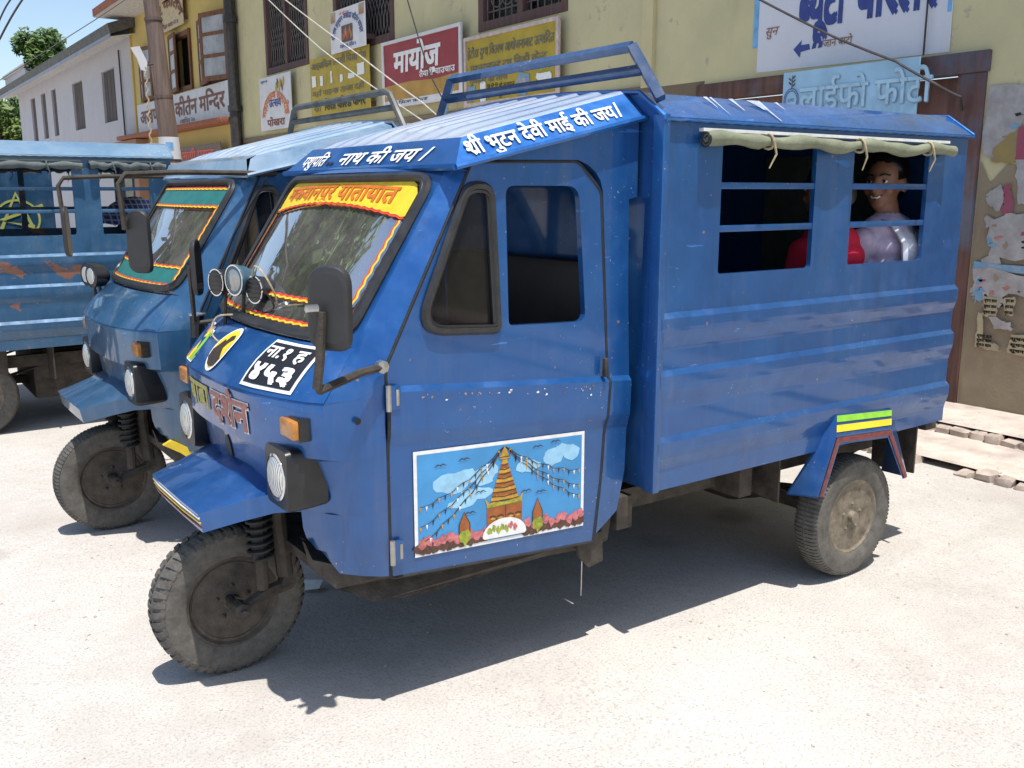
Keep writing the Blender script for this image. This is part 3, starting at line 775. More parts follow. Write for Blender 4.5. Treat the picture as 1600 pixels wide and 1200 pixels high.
        if main and s == 1:
            for (a, b) in ((2.30, 2.62), (2.98, 3.50)):
                mb = MB(); mb.grid([[Vector((lerp(a, b, k / 10), my(.026 + .006 * math.sin(k * 1.7 + j), s), lerp(1.20, 1.70, j / 6))) for k in range(11)] for j in range(7)], M_['canvas_grey']); P(mb, 'added_far_curtain')  # canvas added over the far windows to keep the box interior dark
        # inner bench along the side
        mb = MB(); mb.box((2.15, min(my(.03, s), my(.40, s)), .88), (3.68, max(my(.03, s), my(.40, s)), .96), M_['seat_vinyl'], bev=.02)
        mb.box((2.15, min(my(.03, s), my(.36, s)), .58), (3.68, max(my(.03, s), my(.36, s)), .88), inner); P(mb, 'bench')
    mb = MB(); mb.panel([(.0, .545), (1.35, .545), (1.35, 1.722), (1.25, 1.80), (.675, 1.83), (.1, 1.80), (0, 1.722)], [], lambda y, z: Vector((2.066, y, z)), (.016, 0, 0), pt); P(mb, 'front_wall')
    mb = MB(); mb.panel([(.002, .555), (1.348, .555), (1.348, 1.722), (1.25, 1.80), (.675, 1.83), (.1, 1.80), (0.002, 1.722)], [rrect(.40, .58, .95, 1.62, .03)], lambda y, z: Vector((3.735, y, z)), (-.016, 0, 0), pt); P(mb, 'rear_wall')
    if main:
        mb = MB(); mb.grid([[Vector((3.70 + .006 * math.sin(k * 1.9 + j * .3), lerp(.37, .985, k / 12), lerp(.62, 1.66, j / 6))) for k in range(13)] for j in range(7)], M_['canvas_grey']); P(mb, 'added_rear_curtain')  # canvas added across the rear doorway so the view through stays dark
    mb = MB(); mb.box((2.085, .02, .548), (3.72, 1.33, .566), M_['grime_metal']); P(mb, 'box_floor')
    mb = MB(); prof = [(-.014, 1.712), (-.014, 1.722), (.10, 1.800), (.25, 1.812), (.45, 1.822), (.675, 1.826), (.90, 1.822), (1.10, 1.812), (1.25, 1.800), (1.364, 1.722), (1.364, 1.712)]
    mb.grid([[Vector((x, y, z)) for (y, z) in prof] for x in (2.055, 2.3, 2.6, 2.9, 3.2, 3.5, 3.748)], st['band'])
    mb.grid([[Vector((x, y, z - .012)) for (y, z) in prof[3:-3]] for x in (2.09, 3.715)], inner)
    for s in (0, 1):
        mb.tube([(2.06 + 1.69 * k / 60, my(-.014, s), 1.714 + (.001 if k % 2 else -.001)) for k in range(61)], .0045, st['band'], 6)
    mb.tube([(3.748, y, z) for (y, z) in prof], .006, st['band'], 6); mb.tube([(2.055, y, z) for (y, z) in prof], .007, st['band'], 6)
    broof = P(mb, 'box_roof')
    if main:
        bmap = lambda x, q, l=0: Vector((x, lerp(.10, -.014, q) - .002, lerp(1.80, 1.722, q) + .002))
        for i, (x, l_, w) in enumerate(((2.335, .5, .010), (2.36, .8, .006), (2.455, .55, .012), (2.56, .45, .03), (2.585, .95, .014), (2.68, .35, .01))):
            mb = MB(); mb.poly([(x - w, .02), (x + w * .9, .0), (x + w * .6, l_ * .5), (x + w * .5, l_), (x + w * .2, l_ * .98), (x - w * .3, l_ * .45)], bmap, simple('lime_drip', (.34, .40, .55), .8, var=.3, scale=40)); P(mb, 'lime_drip', broof)
    # luggage rail on the roof front
    mb = MB(); rk = st['rack']
    A, B, Cc, D = Vector((2.07, .022, 1.775)), Vector((2.06, .144, 1.938)), Vector((2.06, 1.206, 1.938)), Vector((2.07, 1.328, 1.775))
    E0, E1 = A.lerp(B, .56), D.lerp(Cc, .56)
    if main:
        for (p, q) in ((A, B), (D, Cc)):
            mb.tube([p, q], .021, rk, 4)
        for (p, q) in ((B, Cc), (E0, E1)): mb.tube([p, q], .0175, rk, 4)
    else:
        mb.tube([A, A.lerp(B, .9), B + Vector((0, .03, 0)), Cc - Vector((0, .03, 0)), D.lerp(Cc, .9), D], .016, rk, 8); mb.tube([E0, E1], .014, rk, 8)
    P(mb, 'luggage_rail', smooth=35 if not main else 20)
    # corner post at the box front
    mb = MB(); mb.box((2.050, -.016, .545), (2.078, .030, 1.73), pt, bev=.004); P(mb, 'corner_post')
    # ---- front mudguard
    mb = MB()
    T = [(.735, .235, .612, .622), (.83, .268, .634, .664), (.92, .31, .655, .700), (1.01, .385, .665, .715)]     # x, half width, edge z, crown z
    rows = []
    for (x, hw, z, zc) in T:
        rows.append([Vector((x + .012, YC - hw * 1.0, z - .058)), Vector((x, YC - hw, z)), Vector((x - (.012 if x < .74 else 0), YC - hw * .5, zc)), Vector((x - (.012 if x < .74 else 0), YC + hw * .5, zc)), Vector((x, YC + hw, z)), Vector((x + .012, YC + hw, z - .058))])
    mb.grid(rows, st['fender']); f0 = rows[0]
    mb.add([f0[1], f0[2], f0[3], f0[4], f0[5], f0[3] + Vector((.012, 0, -.056)), f0[2] + Vector((.012, 0, -.056)), f0[0]], [(0, 1, 6, 7), (1, 2, 5, 6), (2, 3, 4, 5)], st['fender'])
    fo_ = P(mb, 'front_mudguard', smooth=20)
    mb = MB()
    for k, m in enumerate(('white_paint', 'yellow_paint', 'maroon_edge')):
        if not main: break
        o1 = .014 + k * .014
        mb.tube([f0[1] + Vector((.001 + o1 * .2, -.001, -o1)), f0[2] + Vector((o1 * .2 - .001, 0, -o1)), f0[3] + Vector((o1 * .2 - .001, 0, -o1)), f0[4] + Vector((.001 + o1 * .2, .001, -o1))], .0035, M_[m], 5)
    if main: P(mb, 'mudguard_stripes', fo_)
    # ---- headlights
    for sg in (1, -1):
        c = Vector((.905, YC - .41 * sg, .735))
        mb = MB(); rings = []
        for (x, hw, hh, rz) in ((1.02, .080, .084, .03), (.97, .083, .087, .03), (.925, .082, .088, .028), (.905, .078, .084, .026), (.903, .062, .064, .055)):
            pts = rrect(-hw, -hh, hw, hh, rz, 5); rings.append([Vector((x, c.y + p[0], c.z + p[1])) for p in pts])
        mb.grid(rings, M_['black_plastic'], closed=True); hl = P(mb, 'headlight')
        Mx = Matrix.Translation(Vector((.912, c.y, c.z))) @ Matrix.Rotation(-PI / 2, 4, 'Y')
        mb = MB(); mb.lathe([(.060, -.004), (.061, .004), (.055, .013), (.040, .019), (.02, .023), (.0001, .024)], M_['lamp_lens'], Mx, 28); P(mb, 'lens', hl)
        mb = MB(); mb.lathe([(.060, .0), (.068, .0), (.067, .010), (.060, .012)], M_['chrome'], Mx, 28, False); P(mb, 'lens_rim', hl)
        # turn signal on the brow
        y = YC - .465 * sg; xb_ = ip(ROW80, .465)
        mb = MB(); mb.box((xb_ - .028, y - .047, .855), (xb_ + .015, y + .047, .905), M_['amber'] if sg > 0 or not main else M_['amber'], bev=.006); ts = P(mb, 'turn_signal')
        mb = MB(); mb.box((xb_ - .012, y - .053, .849), (xb_ + .02, y + .053, .912), st['sigbase'], bev=.004); P(mb, 'signal_base', ts)
    # ---- front wheel and leading-link fork
    make_wheel(P, (.884, .680, .237), .237, .112, -1, main, M_['front_rim'], 'front_wheel')
    for s in (0, 1):
        sg = 1 if s == 0 else -1; y = YC - .135 * sg; y2 = YC - .10 * sg
        mb = MB()
        mb.tube([(1.02, y2, .72), (1.005, y, .52), (1.02, y, .33)], [.03, .027, .026], M_['grime_metal'], 10)
        mb.tube([(1.035, y, .30), (.96, y, .285), (.872, y, .25)], [.022, .020, .017], M_['grime_metal'], 8)
        mb.lathe([(.0001, -.02), (.024, -.02), (.024, .02), (.0001, .02)], M_['grime_metal'], Matrix.Translation((1.025, y, .31)) @ Matrix.Rotation(PI / 2, 4, 'X'), 12)
        mb.lathe([(.0001, -.024), (.026, -.024), (.026, .024), (.012, .03), (.012, .045), (.0001, .045)], M_['grime_metal'], Matrix.Translation((.872, y, .25)) @ Matrix.Rotation(PI / 2 * sg, 4, 'X'), 8)
        fk = P(mb, 'fork_arm')
        mb = MB(); mb.tube([(.945, y, .62), (.945, y, .40)], .028, M_['rubber'], 10); mb.tube([(.945, y, .40), (.945, y, .30)], .020, M_['grime_metal'], 10); P(mb, 'damper', fk)
        mb = MB(); mb.tube(helix((.945, y, .62), (.945, y, .405), .036, 9), .006, M_['rubber'], 6); P(mb, 'spring', fk)
    mb = MB(); mb.tube([(.872, .53, .25), (.872, .82, .25)], .013, M_['grime_metal'], 8); P(mb, 'front_axle')
    # ---- rear wheels, axle, frame
    make_wheel(P, (RX, .042 + RI, .242), .242, .114, -1, False, M_['rim_metal'], 'rear_wheel')
    make_wheel(P, (RX, 1.308 - RI, .242), .242, .114, 1, False, M_['rim_metal'], 'rear_wheel')
    mb = MB(); mb.tube([(RX, .12, .242), (RX, .45, .242), (RX, .60, .25), (RX, .75, .25), (RX, .9, .242), (RX, 1.23, .242)], [.035, .04, .10, .10, .04, .035], M_['grime_metal'], 12); P(mb, 'rear_axle')
    for s in (0, 1):
        y = my(.27, s)
        mb = MB(); mb.box((1.35, y - .03, .40), (3.70, y + .03, .475), M_['grime_metal']); P(mb, 'chassis_rail')
        for x in (2.02, 2.62):
            mb = MB(); mb.box((x, min(my(.12, s), my(.27, s)), .385), (x + .07, max(my(.12, s), my(.27, s)), .545 if x > 2.3 else .50), M_['grime_metal'], bev=.006); P(mb, 'outrigger')
        mb = MB()
        for k in range(4):
            l = .42 - .08 * k; mb.tube([(RX - l, y, .375 - .02 * k + .03), (RX, y, .30 - .016 * k), (RX + l, y, .375 - .02 * k + .03)], .018, M_['grime_metal'], 6, flat=.4)
        P(mb, 'leaf_spring')
        mb = MB(); mb.panel([(.02, .34), (.22, .33), (.225, .60), (.02, .60)], [], lambda a, z: Vector((RX + .432, my(a, s), z)), (.01, 0, 0), M_['grime_metal']); P(mb, 'mud_flap')
        mb = MB(); mb.panel([(.03, .36), (.20, .38), (.21, .60), (.03, .60)], [], lambda a, z: Vector((RX - .398, my(a + .02, s), z)), (.01, 0, 0), M_['grime_metal']); P(mb, 'mud_flap')
        if third: continue
        # rear mudguard: folded sheet with a painted edge
        pth = [(2.85, .395, 0), (2.935, .615, 0), (3.28, .595, 0), (3.42, .375, 0)]
        inn = [(2.80, .39), (2.98, .685), (3.33, .66), (3.40, .38)]
        mb = MB(); outer = [Vector((x, my(-.055, s), z)) for (x, z, _) in pth]; innr = [Vector((x, my(-.018, s) if 0 < i < 3 else my(.05, s), z)) for i, (x, z) in enumerate(inn)]
        mb.grid([innr, outer], st['fender']); mb.grid([[p + Vector((0, 0, -.004)) for p in innr], [p + Vector((0, 0, -.004)) for p in outer]], st['fender'])
        fl_ = [outer[0] + Vector((.035, 0, -.008)), outer[1] + Vector((.024, 0, -.036)), outer[2] + Vector((-.016, 0, -.036)), outer[3] + Vector((-.030, 0, -.008))]
        mb.grid([outer, fl_], st['fender']); rf = P(mb, 'rear_mudguard', smooth=20)
        if main:
            mb = MB(); e = Vector((0, -.003 if s == 0 else .003, 0))
            a = [o_.lerp(f, .18) + e for o_, f in zip(outer, fl_)]; b = [o_.lerp(f, .75) + e for o_, f in zip(outer, fl_)]
            mb.grid([a, b], M_['maroon_edge']); P(mb, 'painted_edge', rf)
            mb = MB(); up = Vector((0, -.002 if s == 0 else .002, .004))
            for (q0, q1, m) in ((.12, .42, 'green_paint'), (.56, .88, 'yellow_paint')):
                mb.add([innr[1].lerp(outer[1], q0) + up, innr[2].lerp(outer[2], q0) + up, innr[2].lerp(outer[2], q1) + up, innr[1].lerp(outer[1], q1) + up], [(0, 1, 2, 3)], M_[m])
            P(mb, 'painted_stripes', rf)
    if third:
        mb = MB(); mb.box((2.85, .30, .17), (3.50, 1.05, .50), M_['grime_metal'], bev=.03); P(mb, 'underbody_fill')  # dark box added to close the bright gap under this vehicle
    mb = MB(); mb.box((1.35, .28, .40), (2.06, 1.07, .44), M_['grime_metal']); mb.box((1.02, .25, .42), (1.35, 1.1, .45), M_['grime_metal']); P(mb, 'cab_floor')
    mb = MB(); mb.box((3.70, .05, .50), (3.78, 1.30, .545), M_['grime_metal'], bev=.008); P(mb, 'rear_step')
    for x in (1.5, 2.3, 2.9, 3.5):
        mb = MB(); mb.box((x, .28, .41), (x + .06, 1.07, .465), M_['grime_metal']); P(mb, 'cross_member')
    mb = MB(); mb.tube([(1.6, .62, .36), (2.2, .62, .30), (2.8, .62, .26), (3.05, .62, .25)], .03, M_['grime_metal'], 8); P(mb, 'drive_shaft')
    # ---- inside the cab
    mb = MB(); mb.box((1.72, .22, .72), (2.02, 1.13, .84), M_['seat_vinyl'], bev=.03); mb.box((1.97, .22, .84), (2.05, 1.13, 1.28), M_['seat_vinyl'], bev=.03); mb.box((1.74, .26, .44), (2.02, 1.09, .72), inner); P(mb, 'driver_seat')
    mb = MB(); mb.box((1.10, .17, .97), (1.24, 1.18, 1.06), M_['black_plastic'], bev=.02); P(mb, 'dashboard')
    mb = MB(); cst = Vector((1.38, .675, 1.12)); axs = Vector((.55, 0, .83)).normalized(); u = axs.orthogonal().normalized(); v = axs.cross(u)
    mb.tube([cst + (u * math.cos(2 * PI * k / 28) + v * math.sin(2 * PI * k / 28)) * .17 for k in range(28)], .012, M_['black_plastic'], 8, closed=True)
    for k in range(3): mb.tube([cst, cst + (u * math.cos(2 * PI * k / 3) + v * math.sin(2 * PI * k / 3)) * .17], .009, M_['black_plastic'], 6)
    mb.tube([cst, cst - axs * .45], .02, M_['black_plastic'], 8); P(mb, 'steering_wheel')
    # ---- mirrors
    if main:
        mb = MB(); ar = M_['grime_metal']
        mb.tube([(1.158, .084, 1.045), (1.07, .06, 1.040), (.925, .0, 1.018), (.918, -.005, 1.035)], .011, ar, 6); mb.tube([(.918, -.005, 1.025), (.928, -.008, 1.10), (.935, -.010, 1.215)], .012, ar, 6)
        mb.lathe([(.0001, 0), (.018, 0), (.018, .02), (.0001, .024)], M_['steel'], Matrix.Translation((1.14, .090, 1.045)) @ Matrix.Rotation(PI / 2, 4, 'X'), 8)
        mb.lathe([(.0001, 0), (.010, 0), (.010, .03), (.0001, .034)], M_['steel'], Matrix.Translation((.925, -.012, 1.225)) @ Matrix.Rotation(-PI / 2, 4, 'Y'), 8); mo = P(mb, 'mirror_arm')
        mb = MB(); mirror_shape(mb, (.965, .000, 1.222), (.80, .60, .0), .118, .212, .022, M_['mirror_back'], M_['mirror_glass'], .02); P(mb, 'mirror', mo)
        mb = MB(); mb.tube([(1.158, 1.266, 1.045), (1.02, 1.31, 1.035), (1.015, 1.312, 1.24)], .011, ar, 6); mo = P(mb, 'mirror_arm')
        mb = MB(); mirror_shape(mb, (1.045, 1.30, 1.235), (.86, -.50, .02), .105, .20, .02, M_['mirror_back'], M_['mirror_glass']); P(mb, 'mirror', mo)
        # horns and spot lamp on the bonnet
        Ry = Matrix.Rotation(-PI / 2, 4, 'Y')
        for i, (c, r_, fm, bm_) in enumerate((((.985, .90, 1.215), .042, 'red_lens', 'black_plastic'), ((1.010, .80, 1.228), .047, 'spot_lens', 'teal_shell'), ((1.045, .72, 1.203), .042, 'black_plastic', 'black_plastic'))):
            bmat = M_[bm_] if bm_ in M_ else simple('teal_shell', (0.05, 0.12, 0.17), 0.35, var=.3)
            Mx = Matrix.Translation(Vector(c)) @ Matrix.Rotation(R(14), 4, 'Z') @ Ry
            mb = MB(); mb.lathe([(r_ * .25, -.065), (r_ * .6, -.055), (r_ * .92, -.025), (r_, 0), (r_ * 1.06, .003), (r_ * 1.06, .010), (r_ * .95, .012)], bmat, Mx, 24)
            mb.tube([Vector(c) + Vector((.02, 0, -r_ * .8)), Vector((c[0] + .01, c[1], 1.07))], .006, M_['grime_metal'], 6)
            mb.lathe([(r_ * .96, .008), (r_ * 1.05, .008), (r_ * 1.05, .013), (r_ * .96, .013)], M_['chrome'], Mx, 24, False)
            hn = P(mb, 'spot_lamp' if i == 1 else 'horn')
            mb = MB(); mb.lathe([(r_ * .95, .006), (r_ * .7, .013 if i == 1 else .008), (r_ * .3, .018 if i == 1 else .010), (.0001, .019 if i == 1 else .011)], M_[fm], Mx, 24)
            if i != 1:
                for k in range(5): mb.box((-.0022 + (k - 2) * r_ * .32, -r_ * .8, .010), (.0018 + (k - 2) * r_ * .32, r_ * .8, .014), M_['black_plastic'], Mx)
            P(mb, 'lens' if i == 1 else 'grille', hn)
        for i, pts in enumerate(([(1.03, .72, 1.24), (1.02, .66, 1.28), (1.03, .60, 1.25), (1.06, .60, 1.17), (1.05, .66, 1.10), (1.02, .70, 1.09)], [(1.05, .70, 1.20), (1.03, .62, 1.21), (1.05, .60, 1.16), (1.04, .68, 1.13)], [(.99, .80, 1.12), (.95, .84, 1.11), (.93, .83, 1.06), (.95, .76, 1.03), (.98, .70, 1.06), (1.0, .71, 1.09)])):
            mb = MB(); P_ = [Vector(p) for p in pts]; cur = []
            for a in range(len(P_) - 1):
                p0, p1, p2, p3 = P_[max(a - 1, 0)], P_[a], P_[a + 1], P_[min(a + 2, len(P_) - 1)]
                for k in range(6):
                    t = k / 6; cur.append(.5 * ((2 * p1) + (p2 - p0) * t + (2 * p0 - 5 * p1 + 4 * p2 - p3) * t * t + (3 * p1 - p0 - 3 * p2 + p3) * t ** 3))
            mb.tube(cur, .003, M_['cord'] if i != 1 else M_['black_plastic'], 5); P(mb, 'horn_wire')
        # bonnet plate, emblem, stripes, name
        mb = MB()
        def hl_(x, y, l=0.0): return hood(x, y, l)
        def sub(poly, n=5):
            out = []
            for a, b in zip(poly, poly[1:] + poly[:1]): out += [(lerp(a[0], b[0], k / n), lerp(a[1], b[1], k / n)) for k in range(n)]
            return out
        px0, px1, t0, t1 = .225, .452, .07, .93
        def quadg(x0, x1, ya, yb, mat, lift): mb.grid([[hood(lerp(x0, x1, i / 8), lerp(ya, yb, j / 4), lift) for i in range(9)] for j in range(5)], mat)
        quadg(px0, px1, t0, t1, M_['white_paint'], .003); quadg(px0 + .010, px1 - .010, t0 + .055, t1 - .055, M_['black_paint'], .0042)
        np_ = P(mb, 'number_plate')
        mb = MB(); write(mb, 'ना.१ ह', .245, .60, .175, .20, hood, M_['white_paint'], .0056, .022); P(mb, 'lettering', np_); mb = MB(); write(mb, '४५३', .245, .20, .185, .27, hood, M_['white_paint'], .0056, .04); P(mb, 'lettering', np_)
        mb = MB(); mb.poly(ell(-.035, .5, .063, .44, 32), hood, M_['white_paint'], .004); mb.poly(ell(-.035, .5, .054, .385, 32), hood, M_['yellow_paint'], .0052)
        mb.poly([(-.085, .42), (-.082, .28), (-.06, .17), (-.03, .13), (0, .18), (.012, .32), (-.005, .42), (-.02, .50), (-.012, .62), (.004, .70), (-.012, .78), (-.035, .74), (-.04, .62), (-.055, .66), (-.065, .54)], hood, M_['pic_dark'], .0062); P(mb, 'emblem')
        mb = MB()
        for i, m in enumerate(('pink_text', 'yellow_paint', 'green_paint')):
            x0 = -.335 + i * .038; top = .80 - .06 * i
            mb.grid([[hood(x0 - .004, .05, .003), hood(x0 + .036, .05, .003)], [hood(x0 - .004, top + .03, .003), hood(x0 + .036, top + .03, .003)]], M_['white_paint'])
            mb.grid([[hood(x0, .08, .0045), hood(x0 + .031, .08, .0045)], [hood(x0, top, .0045), hood(x0 + .031, top, .0045)]], M_[m])
        P(mb, 'painted_flag')
        mb = MB(); write(mb, 'बाबा', -.236, .845, .205, .072, bandf, M_['lime_text'], .003, .03); P(mb, 'name_lettering'); mb = MB()
        write(mb, 'दशन', .005, .832, .265, .083, bandf, M_['white_paint'], .0020, .05); write(mb, 'दश^न', .005, .832, .265, .083, bandf, M_['pink_text'], .0042, .022); P(mb, 'name_lettering')
    else:
        # long-armed mirrors carried forward from the roof corners
        for s in (0, 1):
            y = my(.085, s)
            mb = MB(); mb.tube([(1.50, y, 1.575), (1.10, y - .01, 1.575), (.90, y - .02, 1.565), (.875, y - .02, 1.53), (.885, y - .02, 1.36)], .0105, M_['grime_metal'], 8)
            ma = P(mb, 'mirror_arm')
            mb = MB(); mirror_shape(mb, (.935 if s == 0 else .90, y - .03, 1.315), (.80 if s == 0 else .93, .60 if s == 0 else -.36, .02), .105, .24, .02, M_['mirror_back'], M_['mirror_glass']); P(mb, 'mirror', ma)
        Ry = Matrix.Rotation(-PI / 2, 4, 'Y')
        for i, y in enumerate((1.02, 1.13)):
            c = Vector((.945, y, 1.115)); Mx = Matrix.Translation(c) @ Matrix.Rotation(R(14), 4, 'Z') @ Ry
            mb = MB(); mb.lathe([(.035, -.07), (.05, -.05), (.053, 0), (.056, .004), (.050, .008)], M_['black_plastic'], Mx, 20); mb.tube([c + Vector((.03, 0, -.04)), c + Vector((.03, 0, -.11))], .007, M_['grime_metal'], 6); hn = P(mb, 'spot_lamp')
            mb = MB(); mb.lathe([(.050, .004), (.025, .012), (.0001, .014)], M_['lamp_lens'], Mx, 20); P(mb, 'lens', hn)
        if st['kind'] == 'second':
            mb = MB(); mb.tube([(1.45, .06, 1.56), (1.30, .06, 1.33), (1.17, .07, 1.02)], .004, M_['black_plastic'], 5); P(mb, 'cable')
            mb = MB(); mb.tube([(1.13, .05, 1.02), (1.12, .04, .93)], [.028, .022], M_['black_plastic'], 10); mb.lathe([(.0001, 0), (.035, 0), (.035, .006), (.0001, .012)], M_['steel'], Matrix.Translation((1.13, .05, 1.02)), 14); P(mb, 'air_horn')
            mb = MB(); mb.panel([(1.0, .47), (1.06, .435), (1.10, .40), (1.20, .385), (1.20, .41), (1.12, .44), (1.03, .49)], [], lambda x, z: Vector((x, .20 - (x - 1.0) * .5, z)), (0, .02, 0), M_['yellow_paint']); P(mb, 'painted_bracket')
    return root
# ------------------------------------------------------------------ ground
XF = 6.13
def ground_mat():
    m, nd, lk, b = nodes_of('dusty_concrete'); v = objcoord(nd, lk)
    t1 = tex(nd, lk, 0.7, 6, 0.6, v); t2 = tex(nd, lk, 6, 6, 0.65, v); t3 = tex(nd, lk, 120, 4, 0.7, v); t4 = tex(nd, lk, 38, 4, 0.6, v)
    c = ramp(nd, lk, t1.outputs['Fac'], [(0.3, (0.461, 0.427, 0.387)), (0.7, (0.570, 0.537, 0.496))]).outputs[0]
    c = mixc(nd, lk, ramp(nd, lk, t2.outputs['Fac'], [(0.42, (0.0,) * 3), (0.75, (0.55,) * 3)]).outputs[0], c, (0.621, 0.591, 0.552))
    c = mixc(nd, lk, ramp(nd, lk, t3.outputs['Fac'], [(0.35, (0.8,) * 3), (0.48, (0,) * 3)]).outputs[0], c, (0.303, 0.273, 0.241))
    c = mixc(nd, lk, ramp(nd, lk, t4.outputs['Fac'], [(0.66, (0,) * 3), (0.75, (0.5,) * 3)]).outputs[0], c, (0.671, 0.654, 0.628))
    t6 = tex(nd, lk, 0.33, 7, 0.7, v, 1.2)
    c = mixc(nd, lk, ramp(nd, lk, t6.outputs['Fac'], [(0.5, (0,) * 3), (0.68, (0.42,) * 3)]).outputs[0], c, (0.361, 0.322, 0.280))
    vt = objcoord(nd, lk, (.35, 3.2, 1)); t7 = tex(nd, lk, 1.0, 5, 0.6, vt, .4)
    c = mixc(nd, lk, ramp(nd, lk, t7.outputs['Fac'], [(0.56, (0,) * 3), (0.7, (0.35,) * 3)]).outputs[0], c, (0.394, 0.352, 0.306))
    # scattered oil and water stains
    vo = N(nd, 'ShaderNodeTexVoronoi', Scale=1.15); lk.new(v, vo.inputs['Vector']); 
    wv = mixc(nd, lk, 0.12, v, t2.outputs['Color']); lk.new(wv, vo.inputs['Vector'])
    st = ramp(nd, lk, vo.outputs['Distance'], [(0.06, (0.6,) * 3), (0.15, (0,) * 3)]).outputs[0]
    c = mixc(nd, lk, st, c, (0.226, 0.184, 0.140))
    lk.new(c, b.inputs['Base Color']); b.inputs['Roughness'].default_value = 0.95; b.inputs['Specular IOR Level'].default_value = 0.15
    n1 = bump(nd, lk, None, t2.outputs['Fac'], 0.35, 0.02); n2 = bump(nd, lk, None, t4.outputs['Fac'], 0.4, 0.006, n1); bump(nd, lk, b, t3.outputs['Fac'], 0.5, 0.004, n2)
    return m
GM = ground_mat()
gx = [-120, -40, -15] + [-5 + k * .25 for k in range(0, 61)] + [25, 60, 140]; gy = [-120, -40, -12] + [-4 + k * .25 for k in range(0, 57)] + [25, 60, 140]
mb = MB(); mb.grid([[Vector((x, y, (.012 * noise.noise(Vector((x * .6, y * .6, 0))) - .004) if abs(x) < 9 and abs(y) < 11 else -.004)) for y in gy] for x in gx], GM)
tag(mb.build('ground', smooth=60), 'pale dusty concrete yard in full sun under the parked three-wheelers', None, kind='structure')
# raised brick-edged pavement in front of the wall
simple('brick_red', (0.36, 0.20, 0.15), 0.9, var=0.45, scale=20, bmp=0.4); simple('brick_dust', (0.45, 0.37, 0.31), 0.92, var=0.3, scale=10, bmp=0.4)
simple('pave_dust', (0.54, 0.46, 0.395), 0.95, var=0.28, scale=5, bmp=0.3)
mb = MB(); rows = []
for x in (5.52, 5.6, 5.8, 6.0, 6.4): rows.append([Vector((x, -8 + .25 * k, .088 + .008 * noise.noise(Vector((x * 3, k * .8, 2))))) for k in range(120)])
mb.grid(rows, M_['pave_dust']); rows2 = []
for x in (4.88, 4.95, 5.1, 5.3, 5.54): rows2.append([Vector((x, -8 + .25 * k, .032 + .006 * noise.noise(Vector((x * 3, k * .8, 5))))) for k in range(120)])
mb.grid(rows2, M_['pave_dust'])
pav = mb.build('pavement', smooth=60); tag(pav, 'two-stepped pavement of worn dusty brick below the poster wall', None, kind='structure')
rb = random.Random(11)
for (x0, zt, zb) in ((5.46, .094, -.01), (4.82, .040, -.03)):
    y = -1.6
    while y < 3.0:
        w = rb.uniform(.085, .125); z = zt + rb.uniform(-.03, .004)
        if rb.random() < .22: y += w * rb.uniform(.6, 1.6); continue
        b_ = bmesh.new(); bmesh.ops.create_cube(b_, size=1)
        for v in b_.verts: v.co = Vector((v.co.x * .10, v.co.y * (w - .012), v.co.z * (z - zb)))
        bmesh.ops.bevel(b_, geom=b_.edges[:], offset=.011, segments=1, affect='EDGES')
        for v in b_.verts: v.co += Vector((rb.uniform(-.009, .009), rb.uniform(-.008, .008), rb.uniform(-.008, .004)))
        q = MB(); q.bm(b_, M_['brick_dust'] if rb.random() < .85 else M_['brick_red'], Matrix.Translation((x0 + .05 + rb.uniform(-.02, .03), y + w / 2, (z + zb) / 2)) @ Matrix.Rotation(rb.uniform(-.2, .2), 4, 'Z'))
        q.build('brick', pav, 40); y += w
# loose grit on the concrete
simple('grit', (0.46, 0.41, 0.35), 0.95, var=0.5, scale=30)
mb = MB(); rg = random.Random(5)
ico = [(0, 0, 1), (.9, 0, .1), (0, .9, .1), (-.9, 0, .1), (0, -.9, .1), (0, 0, -.6)]; icf = [(0, 1, 2), (0, 2, 3), (0, 3, 4), (0, 4, 1), (5, 2, 1), (5, 3, 2), (5, 4, 3), (5, 1, 4)]
for k in range(2600):
    x = rg.uniform(0.1, 6.0); y = rg.uniform(-1.9, 2.2) if rg.random() < .75 else rg.uniform(2.2, 6)
    s_ = .0022 + .006 * rg.random() ** 4; a = rg.uniform(0, 6.3)
    zg = .012 * noise.noise(Vector((x * .6, y * .6, 0))) - .004
    if x > 4.85: zg = max(zg, .036)
    if x > 5.5: zg = .092
    mb.add([(x + s_ * (p[0] * math.cos(a) - p[1] * math.sin(a)) * rg.uniform(.7, 1.4), y + s_ * (p[0] * math.sin(a) + p[1] * math.cos(a)), zg + s_ * .55 * p[2] + s_ * .2) for p in ico], icf, M_['grit'])
tag(mb.build('loose_grit', smooth=0), 'small stones and grit scattered over the pale concrete', None, kind='stuff')
mb = MB(); mb.add([(1.290, 1.080, .012), (1.345, 1.050, .016), (1.380, 1.090, .03), (1.320, 1.140, .028), (1.300, 1.110, .006)], [(0, 1, 2), (0, 2, 3), (0, 3, 4)], M_['white_paint'])
mb.add([(1.290, 1.080, .010), (1.345, 1.050, .014), (1.380, 1.090, .028), (1.320, 1.140, .026)], [(0, 1, 2, 3)], simple('grey_scrap', (.3, .31, .33), .6))
tag(mb.build('litter_scrap', smooth=0), 'crumpled pale scrap of litter behind the nearest front wheel', 'litter')

